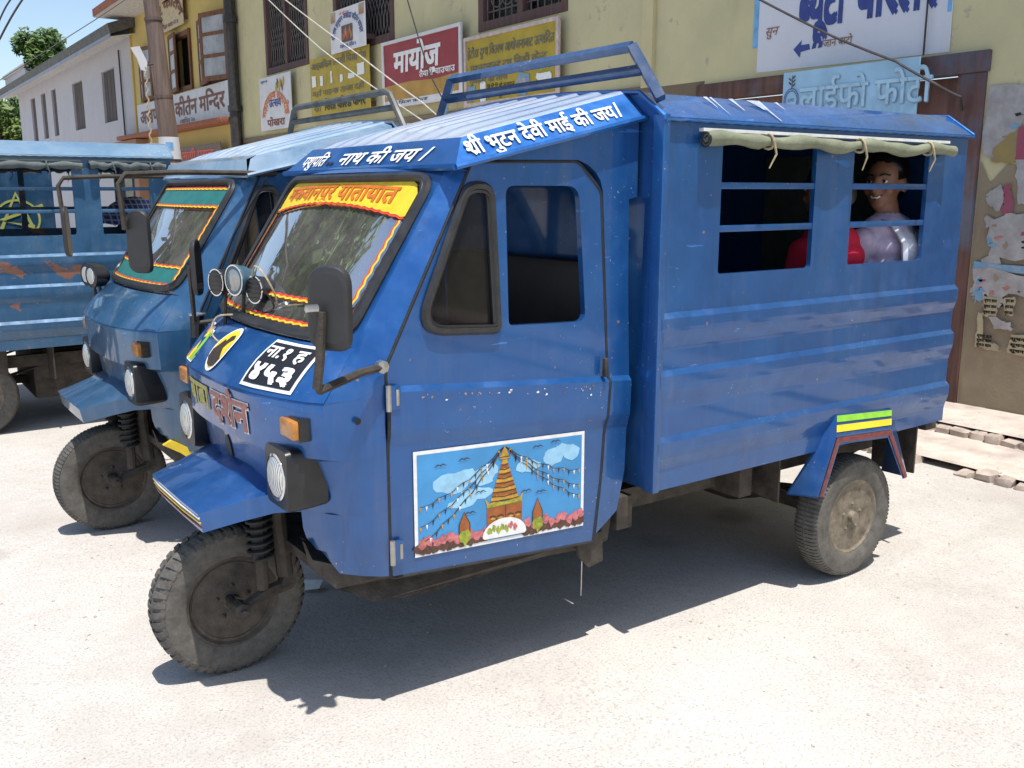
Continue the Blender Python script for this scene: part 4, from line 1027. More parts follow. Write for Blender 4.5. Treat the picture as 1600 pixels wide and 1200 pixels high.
# ------------------------------------------------------------------ buildings
def plaster(name, col, stain, sscale=1.6, dirt=.5, patch=None):
    m, nd, lk, b = nodes_of(name); v = objcoord(nd, lk)
    t1 = tex(nd, lk, sscale, 7, 0.65, v); t2 = tex(nd, lk, 45, 4, 0.6, v)
    vs_ = objcoord(nd, lk, (2.2, 2.2, .3)); t3 = tex(nd, lk, 1.0, 6, 0.7, vs_, .5)
    c = mixc(nd, lk, ramp(nd, lk, t1.outputs['Fac'], [(0.35, (0,) * 3), (0.75, (dirt,) * 3)]).outputs[0], col, stain)
    c = mixc(nd, lk, ramp(nd, lk, t3.outputs['Fac'], [(0.58, (0,) * 3), (0.85, (dirt * .7,) * 3)]).outputs[0], c, tuple(x * .6 for x in stain))
    if patch:
        t5 = tex(nd, lk, 4.0, 8, 0.7, v); c = mixc(nd, lk, ramp(nd, lk, t5.outputs['Fac'], [(0.62, (0,) * 3), (0.65, (0.8,) * 3)]).outputs[0], c, patch)
    lk.new(c, b.inputs['Base Color']); b.inputs['Roughness'].default_value = 0.92; b.inputs['Specular IOR Level'].default_value = .2
    n1 = bump(nd, lk, None, t1.outputs['Fac'], 0.25, 0.03); bump(nd, lk, b, t2.outputs['Fac'], 0.3, 0.006, n1)
    MATS[name] = m; return m
plaster('yellow_wall', (0.604, 0.543, 0.316), (0.403, 0.362, 0.234), dirt=.6, patch=(0.44, 0.36, 0.27))
plaster('ochre_wall', (0.607, 0.462, 0.172), (0.436, 0.343, 0.158), dirt=.35)
plaster('grey_white_wall', (0.500, 0.494, 0.525), (0.388, 0.375, 0.388), dirt=.4)
plaster('bare_plaster', (0.310, 0.253, 0.172), (0.196, 0.149, 0.109), 2.5, .75, patch=(0.42, 0.38, 0.33))
plaster('lower_wall', (0.22, 0.17, 0.11), (0.13, 0.10, 0.08), 1.8, .6)
plaster('mural_white', (0.672, 0.683, 0.739), (0.493, 0.493, 0.526), 1.6, .4)
plaster('paper_white', (0.42, 0.41, 0.41), (0.26, 0.23, 0.22), 9, .9)
plaster('paper_tan', (0.42, 0.36, 0.24), (0.25, 0.2, 0.14), 9, .7)
plaster('paper_blue', (0.12, 0.30, 0.48), (0.4, 0.42, 0.45), 12, .7)
plaster('paper_pink', (0.34, 0.07, 0.11), (0.25, 0.12, 0.17), 9, .8)
plaster('paper_ochre', (0.33, 0.25, 0.09), (0.25, 0.2, 0.12), 9, .8)
def wood(name, col, sc=(6, 6, .6), tint=None):
    m, nd, lk, b = nodes_of(name); v = objcoord(nd, lk, sc); t = tex(nd, lk, 3, 6, .65, v, .3); t2 = tex(nd, lk, 2, 5, .6, objcoord(nd, lk))
    c = ramp(nd, lk, t.outputs['Fac'], [(.3, tuple(x * .55 for x in col)), (.7, tuple(x * 1.35 for x in col))]).outputs[0]
    if tint: c = mixc(nd, lk, ramp(nd, lk, t2.outputs['Fac'], [(.48, (0,) * 3), (.64, (.75,) * 3)]).outputs[0], c, tint)
    lk.new(c, b.inputs['Base Color']); b.inputs['Roughness'].default_value = .75; bump(nd, lk, b, t.outputs['Fac'], .35, .01); MATS[name] = m
wood('frame_wood', (0.115, 0.055, 0.045), tint=(0.10, 0.12, 0.17)); wood('leaf_wood', (0.24, 0.12, 0.095), tint=(0.30, 0.17, 0.14)); wood('shutter_wood', (0.17, 0.075, 0.035)); wood('window_wood', (0.10, 0.055, 0.05))
wood('grey_shutter', (0.075, 0.058, 0.052)); wood('pole_wood', (0.125, 0.085, 0.068), (9, 9, .8))
simple('dark_inside', (0.02, 0.018, 0.016), .9); simple('iron_grill', (0.13, 0.11, 0.10), .6, var=.3, metal=.2)
simple('tin_dark', (0.10, 0.095, 0.09), .7, var=.5, scale=6); simple('fascia', (0.30, 0.34, 0.40), .8); simple('soffit', (0.56, 0.54, 0.52), .9); simple('ledge_red', (0.30, 0.10, 0.05), .85, var=.3)
simple('sign_red', (0.30, 0.035, 0.045), .55, var=.18, scale=4); simple('sign_yellow', (0.42, 0.31, 0.03), .6, var=.2, scale=4); simple('sign_orange', (0.42, 0.24, 0.05), .6, var=.25, scale=4); simple('sign_white', (0.60, 0.60, 0.62), .6, var=.1, scale=5)
simple('sign_pink_frame', (0.52, 0.43, 0.40), .6); simple('sign_blue', (0.30, 0.50, 0.68), .5, var=.18, scale=3); simple('sign_text_grey', (0.16, 0.155, 0.12), .7, var=.4, scale=30); simple('sign_text_brown', (0.20, 0.08, 0.06), .7, var=.3)
simple('navy_text', (0.035, 0.06, 0.25), .6, var=.25); simple('sky_border', (0.16, 0.40, 0.70), .6); simple('emboss_light', (0.36, 0.56, 0.72), .5, var=.2); simple('emboss_dark', (0.22, 0.32, 0.42), .5, var=.35, scale=12); simple('rust_text', (0.28, 0.14, 0.10), .7, var=.4)
simple('pipe_black', (0.035, 0.03, 0.03), .6, var=.5); simple('pink_edge', (.5, .35, .33), .7)

def fm(y, z, l=0.0): return Vector((XF - l, y, z))
def fbox(mb, y0, y1, z0, z1, d0, d1, mat, bev=0): return mb.box((XF - d1, y0, z0), (XF - d0, y1, z1), mat, bev=bev)
# yellow building
yb = empty('yellow_building', (XF, 4.5, 0)); YO = Vector((-XF, -4.5, 0))
def Y(mb, name, parent=None, smooth=35): return mb.build(name, parent or yb, smooth, None if parent else YO)
H1 = [(11.92, 3.40, 13.66, 5.0), (9.20, 3.42, 11.0, 5.0), (5.62, 3.25, 7.22, 4.9)]
rect = lambda y0, z0, y1, z1: [(y0, z0), (y1, z0), (y1, z1), (y0, z1)]
mb = MB(); mb.panel([(-9, 2.42), (15.05, 2.42), (15.05, 7.6), (-9, 7.6)], [rect(*h) for h in H1], lambda y, z: fm(y, z), (.25, 0, 0), M_['yellow_wall'])
mb.panel([(-9, 0), (1.32, 0), (1.32, 2.42), (-9, 2.42)], [], lambda y, z: fm(y, z), (.25, 0, 0), M_['yellow_wall'])
mb.panel([(1.32, 2.30), (3.75, 2.30), (3.75, 2.42), (1.32, 2.42)], [], lambda y, z: fm(y, z), (.25, 0, 0), M_['yellow_wall'])
mb.panel([(3.75, 0), (15.05, 0), (15.05, 2.42), (3.75, 2.42)], [], lambda y, z: fm(y, z), (.25, 0, 0), M_['lower_wall'])
mb.box((XF + .25, -9, 0), (XF + 7, 15.05, .2), M_['lower_wall'])
Y(mb, 'wall')
mb = MB(); mb.box((XF - .35, -9, 7.6), (XF + 8, 15.05, 7.75), M_['soffit']); Y(mb, 'roof_slab')
mb = MB(); fbox(mb, 4.36, 4.50, 2.42, 7.6, -.01, .045, M_['yellow_wall'], .008); Y(mb, 'pilaster')
mb = MB(); fbox(mb, 4.36, 15.0, 2.36, 2.44, -.01, .03, M_['lower_wall'], .01); Y(mb, 'string_course')
for i, (y0, z0, y1, z1) in enumerate(H1):
    mb = MB(); w = .10
    for a in ((y0, y0 + w, z0, z1), (y1 - w, y1, z0, z1), (y0 + w, y1 - w, z0, z0 + w), ((y0 + y1) / 2 - .05, (y0 + y1) / 2 + .05, z0 + w, z1)): fbox(mb, *a, -.12, .015, M_['window_wood'], .006)
    wo = Y(mb, 'window')
    mb = MB(); mb.box((XF + .16, y0 + .02, z0 + .02), (XF + .17, y1 - .02, z1), M_['window_glass'] if i == 2 else M_['dark_inside']); Y(mb, 'pane', wo)
    mb = MB(); mb.box((XF + .5, y0, z0), (XF + .52, y1, z1), M_['dark_inside'])
    if i == 2:
        for k in range(3): mb.box((XF + .24, y0 + .25 + k * .5, z0 + .1), (XF + .25, y0 + .55 + k * .5, z1), M_['sign_white'])
    Y(mb, 'curtain', wo)
    mb = MB(); yy = y0 + w
    if i < 2:
        for hx in (0, 1):
            a0 = y0 + w if hx == 0 else (y0 + y1) / 2 + .05; a1 = (y0 + y1) / 2 - .05 if hx == 0 else y1 - w
            for k in range(9):
                yk = lerp(a0, a1, k / 8)
                for sg in (-1, 1):
                    mb.tube([(XF + .05, yk + sg * .09 * math.sin(q * PI / 4 + .4), lerp(z0 + w, z1, q / 12)) for q in range(13)], .0065, M_['iron_grill'], 4)
    else:
        for k in range(13): mb.tube([(XF + .05, lerp(y0 + w, y1 - w, k / 12), z0 + w), (XF + .05, lerp(y0 + w, y1 - w, k / 12), z1)], .009, M_['iron_grill'], 4)
        for k in range(5): mb.tube([(XF + .045, y0 + w, z0 + .2 + k * .3), (XF + .045, y1 - w, z0 + .2 + k * .3)], .009, M_['iron_grill'], 4)
        for k in range(6):
            yc = lerp(y0 + .3, y1 - .3, k / 5); mb.tube([(XF + .04, yc + .12 * math.cos(a), z0 + .35 + .12 * math.sin(a)) for a in [q * PI / 6 for q in range(13)]], .007, M_['iron_grill'], 4)
    Y(mb, 'grill', wo)
# shop door with heavy old frame
mb = MB(); fbox(mb, 1.27, 3.82, 2.255, 2.39, -.10, .03, M_['frame_wood'], .012); fbox(mb, 1.285, 1.465, .0, 2.255, -.10, .02, M_['frame_wood'], .012); fbox(mb, 3.60, 3.78, .0, 2.255, -.10, .02, M_['frame_wood'], .012); dr = Y(mb, 'shop_doorway')
mb = MB(); fbox(mb, 1.465, 1.50, .0, 2.255, -.14, -.02, M_['leaf_wood'], .005); Y(mb, 'inner_jamb', dr)
for k in range(6):
    mb = MB(); a = 1.53 + k * .345; fbox(mb, a, a + .335, .10, 2.25, -.13, -.09 + .004 * (k % 2), M_['leaf_wood'], .006); Y(mb, 'door_plank', dr)
# bare plaster, torn posters beside the doorway
rp = random.Random(21)
mb = MB(); top = [(1.275, 1.70)] + [(1.20 - .1 * k, 1.62 + rp.uniform(-.10, .12)) for k in range(0, 30)]
mb.poly([(1.275, .05)] + top + [(-1.8, .05)], lambda y, z, l: fm(y, z, .006), M_['bare_plaster']); Y(mb, 'bare_plaster')
def ragged(pts, amp=.02, n=6, seed=0):
    r_ = random.Random(seed); out = []
    for a, b in zip(pts, pts[1:] + pts[:1]):
        for k in range(n): out.append((lerp(a[0], b[0], k / n) + (r_.uniform(-amp, amp) if k else 0), lerp(a[1], b[1], k / n) + (r_.uniform(-amp, amp) if k else 0)))
    return out
PO = [('paper_white', [(1.262, 2.16), (.55, 2.15), (.60, 1.98), (1.01, 1.95), (1.11, 1.80), (1.20, 1.70), (1.262, 1.74)], .02), ('paper_ochre', [(1.19, 1.78), (1.05, 1.90), (.98, 1.92), (.99, 1.68), (1.20, 1.69)], .01),
      ('paper_pink', [(1.045, 1.90), (.70, 1.92), (.70, 1.72), (1.05, 1.70)], .006), ('paper_white', [(1.045, 1.70), (.85, 1.69), (.84, 1.42), (1.0, 1.42)], .012), ('paper_white', [(1.20, 1.52), (1.12, 1.55), (1.07, 1.44), (1.12, 1.38), (1.21, 1.44)], .02),
      ('paper_pink', [(1.10, 1.52), (1.05, 1.55), (1.03, 1.38), (1.09, 1.36)], .015), ('paper_white', [(1.21, 1.33), (1.0, 1.36), (.70, 1.32), (.72, 1.05), (1.0, 1.07), (1.19, 1.04), (1.14, 1.18)], .03), ('paper_blue', [(1.25, 1.055), (.70, 1.03), (.70, .99), (1.25, 1.005)], .006),
      ('paper_white', [(1.255, 1.0), (.70, .985), (.75, .80), (1.0, .86), (1.05, .76), (1.20, .80), (1.255, .84)], .025), ('paper_blue', [(1.24, .86), (1.17, .88), (1.16, .80), (1.22, .79)], .02), ('paper_tan', [(1.16, .83), (1.05, .83), (1.06, .70), (1.14, .70)], .01), ('paper_tan', [(1.02, .83), (.95, .84), (.95, .73), (1.01, .72)], .01), ('paper_tan', [(1.18, .72), (1.15, .72), (1.14, .55), (1.03, .52), (1.02, .48), (1.185, .49)], .008), ('paper_white', [(1.10, .70), (.96, .68), (.95, .62), (1.06, .62)], .015), ('paper_tan', [(.95, .60), (.70, .60), (.70, .47), (.96, .48)], .01)]
for i, (m, pts, amp) in enumerate(PO):
    mb = MB(); mb.poly(ragged(pts, amp, 6, i), lambda y, z, l: fm(y, z, .010 + .0015 * i), M_[m])
    tag(mb.build('torn_poster', smooth=0), ['large white torn poster high on the wall right of the doorway', 'ochre strip of old poster under the large white one', 'pink poster scrap at the right edge of the wall', 'white poster hanging under the pink scrap', 'white ragged scrap left of the small pink one', 'small pink scrap in the middle of the wall', 'broad ragged white poster at mid height on the wall', 'narrow blue paper strip across the poster wall', 'ragged white poster just under the blue strip', 'small blue scrap beside the old door frame', 'small tan notice with print, left of its pair', 'small tan notice with print, right of its pair', 'tan L-shaped notice lowest on the wall by the frame', 'small white scrap between the tan notices', 'tan notice at the lower right edge of the wall'][i], 'poster', 'torn posters on the wall')
    if m in ('paper_white', 'paper_pink') and i in (0, 2, 3, 6, 8):
        t_ = MB(); ys = [p[0] for p in pts]; zs = [p[1] for p in pts]; yl, zt_ = max(ys), max(zs); r3 = random.Random(i)
        for j in range(9 if i != 0 else 4): t_.poly(blob(yl - r3.uniform(.05, .35), zt_ - r3.uniform(.03, max(zs[0] - min(zs) - .05, .06)), r3.uniform(.008, .035), r3.uniform(.004, .025), 9, .5, j), lambda y, z, l: fm(y, z, .0108 + .0015 * i), M_[('pink_text', 'black_paint', 'paper_blue', 'bare_plaster', 'paper_pink')[(i + j) % 5]])
        t_.build('print_mark', bpy.data.objects[[q.name for q in COL.objects if q.name.startswith('torn_poster')][-1]], 0)['kind'] = 'stuff'
    if m == 'paper_tan':
        t_ = MB(); ys = [p[0] for p in pts]; zs = [p[1] for p in pts]; yl, yr, zt_, zb_ = max(ys), min(ys), max(zs), min(zs)
        for j in range(3): write(t_, 'सूचना काम', 0, 0, (yl - yr) * .75 if i != 12 else .10, .018, lambda a, b, l, j=j: fm(yl - .012 - a, (zt_ - .035 - .038 * j if i != 12 else .56 - .03 * j) + b, .012 + .0015 * i), M_['black_paint'], 0, .03)
        o_ = t_.build('lettering', bpy.data.objects[[q.name for q in COL.objects if q.name.startswith('torn_poster')][-1]], 0)
# painted-on advertisement
mb = MB(); mb.poly([(3.19, 2.43), (1.56, 2.405), (1.585, 5.5), (3.19, 5.5)], lambda y, z, l: fm(y, z, .004), M_['mural_white'])
mb.poly([(3.24, 2.62), (3.19, 2.62), (3.19, 5.5), (3.24, 5.5)], lambda y, z, l: fm(y, z, .005), M_['sky_border']); mb.poly([(1.60, 2.66), (1.57, 2.66), (1.57, 5.5), (1.60, 5.5)], lambda y, z, l: fm(y, z, .005), M_['sky_border'])
pa = Y(mb, 'painted_advertisement')
mb = MB(); mm_ = lambda a, b, l=0: fm(2.80 - a, 2.665 + b, .007 + l)
write(mb, 'ब_यूटी', .0, .055, .40, .28, mm_, M_['navy_text'], 0, .045); Y(mb, 'lettering', pa); mb = MB(); write(mb, 'पार^लर', .50, .055, .62, .28, mm_, M_['navy_text'], 0, .045); Y(mb, 'lettering', pa); mb = MB()
mb.poly([(-.035, -.10), (.04, -.04), (.035, -.075), (.11, -.075), (.12, -.115), (.035, -.125), (.03, -.165)], mm_, M_['navy_text'])
for k in range(2): mb.poly([(.145 + k * .055, -.072), (.18 + k * .055, -.068), (.172 + k * .055, -.112), (.135 + k * .055, -.116)], mm_, M_['navy_text'])
Y(mb, 'painted_arrow', pa); mb = MB(); write(mb, 'जाने बाटो', .235, -.115, .25, .05, mm_, M_['rust_text'], 0, .01); Y(mb, 'lettering', pa); mb = MB(); write(mb, 'सुन', -.32, .03, .12, .06, mm_, M_['rust_text'], 0, .01, .3); Y(mb, 'lettering', pa)
# sign boards
def board(name, label, y0, y1, z0, z1, d, mat, frame=None, fw=.03):
    """y1 is the left edge as seen from the street"""
    root = empty(name, (XF - d, (y0 + y1) / 2, z0)); O = -Vector((XF - d, (y0 + y1) / 2, z0)); tag(root, label, 'sign', 'sign boards on the yellow building')
    mb = MB(); mb.box((XF - d - .012, y0, z0), (XF - d, y1, z1), mat); mb.build('panel', root, 35, O)
    if frame:
        mb = MB()
        for a in ((y0 - .004, y1 + .004, z0 - .004, z0 + fw), (y0 - .004, y1 + .004, z1 - fw, z1 + .004), (y0 - .004, y0 + fw, z0 + fw, z1 - fw), (y1 - fw, y1 + .004, z0 + fw, z1 - fw)): mb.box((XF - d - .03, a[0], a[2]), (XF - d + .002, a[1], a[3]), frame)
        mb.build('frame', root, 35, O)
    mb = MB(); mb.box((XF - d + .002, y0 + .05, z0 + .1), (XF - .002, y0 + .1, z0 + .16), M_['frame_wood']); mb.build('bracket', root, 35, O); mb = MB(); mb.box((XF - d + .002, y1 - .1, z0 + .1), (XF - .002, y1 - .05, z0 + .16), M_['frame_wood']); mb.build('bracket', root, 35, O)
    mp = lambda a, b, l=0.0: Vector((XF - d - .015 - l, y1 - a, z0 + b))
    def put(mb, nm='lettering'): return mb.build(nm, root, 0, O)
    return root, mp, put
r_, mp, put = board('shop_sign', 'red and ochre painted board with large white lettering', 7.42, 9.33, 2.56, 3.375, .10, M_['sign_red'], M_['sign_white'], .035)
mb = MB(); mb.poly([(.035, .09), (1.875, .09), (1.875, .29), (1.3, .265), (.7, .29), (.035, .27)], mp, M_['sign_orange'], .001); mb.poly([(.035, .012), (1.875, .012), (1.875, .088), (.035, .088)], mp, M_['sign_white'], .002); put(mb, 'lower_bands')
mb = MB(); write(mb, 'मायोज़', .30, .42, 1.12, .235, mp, M_['white_paint'], .003, .032, .06); put(mb); mb = MB(); write(mb, 'तैयारी चाउचाउ', .95, .315, .82, .062, mp, M_['white_paint'], .003, .02); put(mb); mb = MB(); write(mb, 'िसता कोल_ड', .42, .025, .72, .042, mp, M_['black_paint'], .004, .015); put(mb)
r_, mp, put = board('dairy_sign', 'yellow board with grey lettering, cow and milk drawing', 5.64, 7.38, 2.45, 3.195, .08, M_['sign_yellow'], M_['sign_pink_frame'], .035)
mb = MB(); write(mb, 'हेटौंडा दुग_ध िवतरण आयोजनाबाट उत_पािदत', .06, .52, 1.60, .085, mp, M_['sign_text_grey'], .003, .012); put(mb); mb = MB(); write(mb, 'पश_चुराइज_ड दूध िबक~ी केन_द~', .12, .36, 1.42, .075, mp, M_['sign_text_grey'], .003, .012); put(mb); mb = MB(); write(mb, 'गुणस_तर को लागी', .10, .235, .75, .06, mp, M_['sign_text_grey'], .003, .01); put(mb); mb = MB(); write(mb, 'िब िट िट वो उत_पादन', .46, .16, .52, .04, mp, M_['black_paint'], .003, .012); put(mb); mb = MB(); write(mb, 'हो िपउनुस', .46, .07, .34, .05, mp, M_['black_paint'], .003, .012); put(mb)
mb = MB(); mb.poly([(1.02, .20), (1.08, .28), (1.24, .25), (1.27, .12), (1.18, .04), (1.04, .06)], mp, M_['paper_blue'], .003); mb.poly(blob(1.14, .15, .06, .07, 12, .2, 2), mp, M_['pink_edge'], .004); put(mb, 'milk_drawing'); mb = MB()
mb.poly([(1.36, .20), (1.38, .245), (1.44, .235), (1.60, .24), (1.63, .21), (1.62, .08), (1.59, .08), (1.58, .15), (1.47, .155), (1.455, .08), (1.425, .08), (1.43, .16), (1.39, .18)], mp, M_['white_paint'], .003); mb.poly(blob(1.48, .285, .12, .02, 14, .3, 4), mp, M_['pic_leaf'], .003); put(mb, 'cow_drawing'); mb = MB()
mb.poly([(.07, .06), (.22, .06), (.22, .22), (.07, .22)], mp, M_['paper_blue'], .003); mb.poly([(.32, .03), (.43, .03), (.43, .25), (.32, .25)], mp, M_['white_paint'], .003); mb.poly([(.25, .13), (.30, .14), (.28, .06)], mp, M_['white_paint'], .003); put(mb, 'pasted_paper')
r_, mp, put = board('cold_corner_sign', 'faded yellow board with scraped patches behind the grey roof rail', 9.72, 11.66, 2.54, 3.42, .10, M_['sign_yellow'], None)
mb = MB(); write(mb, 'आइसिक~म लस_सी िचसो पेय', .06, .72, 1.8, .085, mp, M_['sign_text_grey'], .003, .01); put(mb); mb = MB(); write(mb, 'यहाँ पाइन_छ ताजा दही', .08, .34, 1.7, .07, mp, M_['sign_text_grey'], .003, .006); put(mb); mb = MB(); write(mb, 'िसता कोल_ड कन^र', .48, .13, 1.32, .115, mp, M_['black_paint'], .003, .022); put(mb); mb = MB(); write(mb, 'श~ी', .08, .13, .28, .09, mp, M_['sign_text_grey'], .003, .006); put(mb)
mb = MB()
for (a, w, b, h) in ((.07, .15, .48, .16), (.36, .10, .48, .14), (.72, .06, .48, .17), (1.04, .08, .48, .10), (1.30, .2, .50, .07), (1.58, .22, .52, .15)): mb = MB(); mb.poly(ragged([(a, b), (a + w, b), (a + w, b + h), (a, b + h)], .012, 3, int(a * 50)), mp, M_['white_paint'], .003); put(mb, 'scraped_patch')
r_, mp, put = board('hall_sign', 'white tilted-looking notice with arched dark lettering around a picture', 9.69, 10.76, 3.395, 3.95, .16, M_['sign_white'], None)
mb = MB(); cx, cy = .53, .12
def arcw(x, y):
    a = PI * (1 - x); rr = .30 + y; return (cx + rr * 1.32 * math.cos(a) * 1.0, cy + rr * .92 * math.sin(a) + .02)
V, Fc, adv = deva('श~ी राम हनुमान अखाडा कीत^न मण_डल', .02); mb.add([mp(*arcw(.04 + .92 * p[0] / adv, p[1] * .11), .003 + p[2]) for p in V], Fc, M_['navy_text']); put(mb); mb = MB(); write(mb, 'मकवानपुर, हेटौंडा ४', .30, .045, .50, .04, mp, M_['navy_text'], .003, .015); put(mb); mb = MB(); write(mb, 'ॐ श~ी राम', .30, .475, .3, .03, mp, M_['red_paint'], .003, .01); put(mb)
mb = MB(); mb.poly([(.36, .11), (.70, .11), (.70, .33), (.36, .33)], mp, M_['pic_earth'], .003)
for k in range(7): mb.poly(blob(.41 + .042 * k, .19 + .03 * (k % 3), .016, .06, 9, .3, k), mp, M_[('pic_stupa', 'pink_text', 'pic_gold', 'red_paint')[k % 4]], .004 + .0002 * k)
for a in (.02, .90):
    put(mb, 'picture'); mb = MB(); mb.poly([(a, .40), (a + .15, .40), (a + .15, .54), (a, .54)], mp, M_['paper_tan'], .003)
    for k in range(3): mb.poly([(a + .02 + .04 * k, .41), (a + .05 + .04 * k, .41), (a + .035 + .04 * k, .50 + .02 * (k == 1))], mp, M_['pic_stupa'], .004)
put(mb, 'picture')
r_, mp, put = board('event_sign', 'white notice with orange arched lettering below the leftmost grilled window', 12.42, 13.76, 2.50, 3.34, .10, M_['sign_white'], None)
mb = MB(); cx, cy = .67, .10; V, Fc, adv = deva('महायज_ञ समारोह', .03)
def arcx(x, y):
    a = PI * (1 - x); rr = .36 + y; return (cx + rr * 1.5 * math.cos(a) * .82, cy + rr * .95 * math.sin(a) + .05)
mb.add([mp(*arcx(.05 + .9 * p[0] / adv, p[1] * .18), .003 + p[2]) for p in V], Fc, M_['orange_paint']); put(mb); mb = MB(); write(mb, 'उत_सव', .42, .36, .5, .11, mp, M_['navy_text'], .003, .02); put(mb); mb = MB(); write(mb, 'पोखरा', .3, .06, .75, .10, mp, M_['sign_text_brown'], .003, .03); put(mb); mb = MB(); write(mb, 'सूचना', .08, .76, .3, .03, mp, M_['navy_text'], .003); put(mb)
mb = MB(); [mb.poly(blob(.75 + .06 * k, .66 + .05 * (k % 2), .035, .07, 9, .4, k), mp, M_[('pic_leaf', 'pic_earth', 'pic_gold')[k % 3]], .003 + .0003 * k) for k in range(6)]; put(mb, 'picture')
r_, mp, put = board('photo_shop_sign', 'light blue embossed board with a ring emblem leaning on the brown lintel', 1.70, 2.825, 1.86, 2.385, .10, M_['sign_blue'], None)
mb = MB(); write(mb, 'लाईफो फोटो', .165, .235, 1.06, .165, lambda a, b, l: mp(a + .006, b - .006, l), M_['emboss_dark'], .002, .018); put(mb); mb = MB(); write(mb, 'लाईफो फोटो', .165, .235, 1.06, .165, mp, M_['emboss_light'], .0035, .012); put(mb); mb = MB(); write(mb, 'स_टुिडयो', .2, .03, .6, .11, mp, M_['navy_text'], .003, .02); put(mb)
mb = MB()
for rr in (.055, .068): mb.strip([(.085 + rr * math.cos(a), .32 + rr * 1.25 * math.sin(a)) for a in [2 * PI * k / 28 for k in range(29)]], .006, mp, M_['navy_text'], .003)
mb.strip([(.085, .40), (.088, .50)], .006, mp, M_['pic_dark'], .003)
for k in range(5): mb.poly(ell(.085 + (-1) ** k * .018, .43 + .014 * k, .018, .006, 8, (-1) ** k * .7), mp, M_['pic_dark'], .003 + .0002 * k)
write(mb, 'LIFE', .055, .31, .06, .02, mp, M_['navy_text'], .003, .0); put(mb, 'emblem')

# ochre building further along, with open shutters
ob = empty('ochre_building', (XF, 18.6, 0)); OO = Vector((-XF, -18.6, 0)); tag(ob, 'ochre two-storey hall with open brown shutters behind the leaning pole', 'building'); tag(yb, 'long yellow plastered building with grilled windows and shop boards', 'building')
def O_(mb, name, parent=None, smooth=35): return mb.build(name, parent or ob, smooth, None if parent else OO)
H2 = [(17.55, 3.52, 18.9, 4.66), (15.3, 3.5, 16.95, 4.69), (20.3, 3.52, 21.3, 4.66)]
mb = MB(); mb.panel([(15.09, 0), (22.1, 0), (22.1, 5.55), (15.09, 5.55)], [rect(*h) for h in H2], lambda y, z: fm(y, z, .02), (.25, 0, 0), M_['ochre_wall']); O_(mb, 'wall')
mb = MB(); mb.box((5.35, 14.6, 5.42), (XF + 6, 22.15, 5.52), M_['soffit']); mb.box((5.33, 14.6, 5.44), (5.35, 22.17, 5.60), M_['ledge_red']); mb.box((5.33, 22.15, 5.44), (XF + 6, 22.17, 5.60), M_['ledge_red']); O_(mb, 'eave')
mb = MB(); fbox(mb, 15.1, 22.8, 2.72, 2.815, 0, .35, M_['ledge_red'], .01); O_(mb, 'ledge')
for hi_, (y0, z0, y1, z1) in enumerate(H2):
    mb = MB(); w = .09
    for a in ((y0, y0 + w, z0, z1), (y1 - w, y1, z0, z1), (y0 + w, y1 - w, z0, z0 + w), (y0 + w, y1 - w, z1 - w, z1)): fbox(mb, *a, -.1, .045, M_['shutter_wood'], .006)
    wo = O_(mb, 'window'); mb = MB(); mb.box((XF + .2, y0, z0), (XF + .21, y1, z1), M_['dark_inside']); O_(mb, 'interior', wo)
    for sgn, yh in ((1, y0), (-1, y1)):
        sw = (y1 - y0) / 2; Mx = Matrix.Translation((XF - .075, yh, z0)) @ Matrix.Rotation(R((-70, 16, 10)[hi_]) if sgn > 0 else R((-6, -9, -5)[hi_]), 4, 'Z'); hgt = z1 - z0
        mb = MB(); q = (lambda a, b: (a, b)) 
        for (a0, a1, b0, b1) in ((0, .07, 0, hgt), (sw - .07, sw, 0, hgt), (.07, sw - .07, 0, .08), (.07, sw - .07, hgt - .08, hgt), (.07, sw - .07, hgt * .36 - .03, hgt * .36 + .03), (.07, sw - .07, hgt * .68 - .03, hgt * .68 + .03)):
            ya, yb_ = (a0, a1) if sgn > 0 else (-a1, -a0); mb.box((-.02, ya, b0), (.02, yb_, b1), M_['shutter_wood'], Mx)
        sh = O_(mb, 'shutter', wo)
        mb = MB(); ya, yb_ = (.05, sw - .05) if sgn > 0 else (-(sw - .05), -.05); mb.box((-.004, ya, .05), (.004, yb_, hgt - .05), simple('dull_pane', (.34, .34, .36), .3, var=.4, scale=3), Mx); O_(mb, 'shutter_pane', wo)
mb = MB(); fbox(mb, 22.0, 22.09, 0, 5.42, .02, .06, M_['ochre_wall']); O_(mb, 'corner_strip')
mb = MB(); mb.box((XF - .30, 21.2, 0), (XF - .02, 23.4, 2.70), plaster('salmon_wall', (.38, .22, .15), (.25, .15, .1))); O_(mb, 'porch')
r_, mp, put = board('hymn_hall_sign', 'long white board with brown lettering across the ochre building', 15.30, 21.62, 2.83, 3.47, .10, M_['sign_white'], None)
mb = MB(); write(mb, 'अखण_ड हरे कीत^न मिन_दर', .25, .20, 5.85, .27, mp, M_['sign_text_brown'], .004, .022); put(mb); mb = MB(); write(mb, 'स_थािपत २०', 3.3, .045, 1.0, .08, mp, M_['rust_text'], .004, .01); put(mb)
r_, mp, put = board('arched_sign', 'cream arched board with curved red lettering above the open shutters', 17.6, 19.5, 4.74, 5.40, .12, simple('sign_cream', (.55, .45, .28), .6), None)
mb = MB(); V, Fc, adv = deva('हरे कीत^न', .03); mb.add([mp(.95 + (.50 + p[1] * .28) * 1.5 * math.cos(PI * (.92 - .84 * p[0] / adv)), .08 + (.36 + p[1] * .28) * math.sin(PI * (.92 - .84 * p[0] / adv)), .004 + p[2]) for p in V], Fc, M_['sign_text_brown']); put(mb); mb = MB(); write(mb, 'हेटौंडा वडा नं ४', .3, .06, 1.3, .07, mp, M_['sign_text_brown'], .004); put(mb)
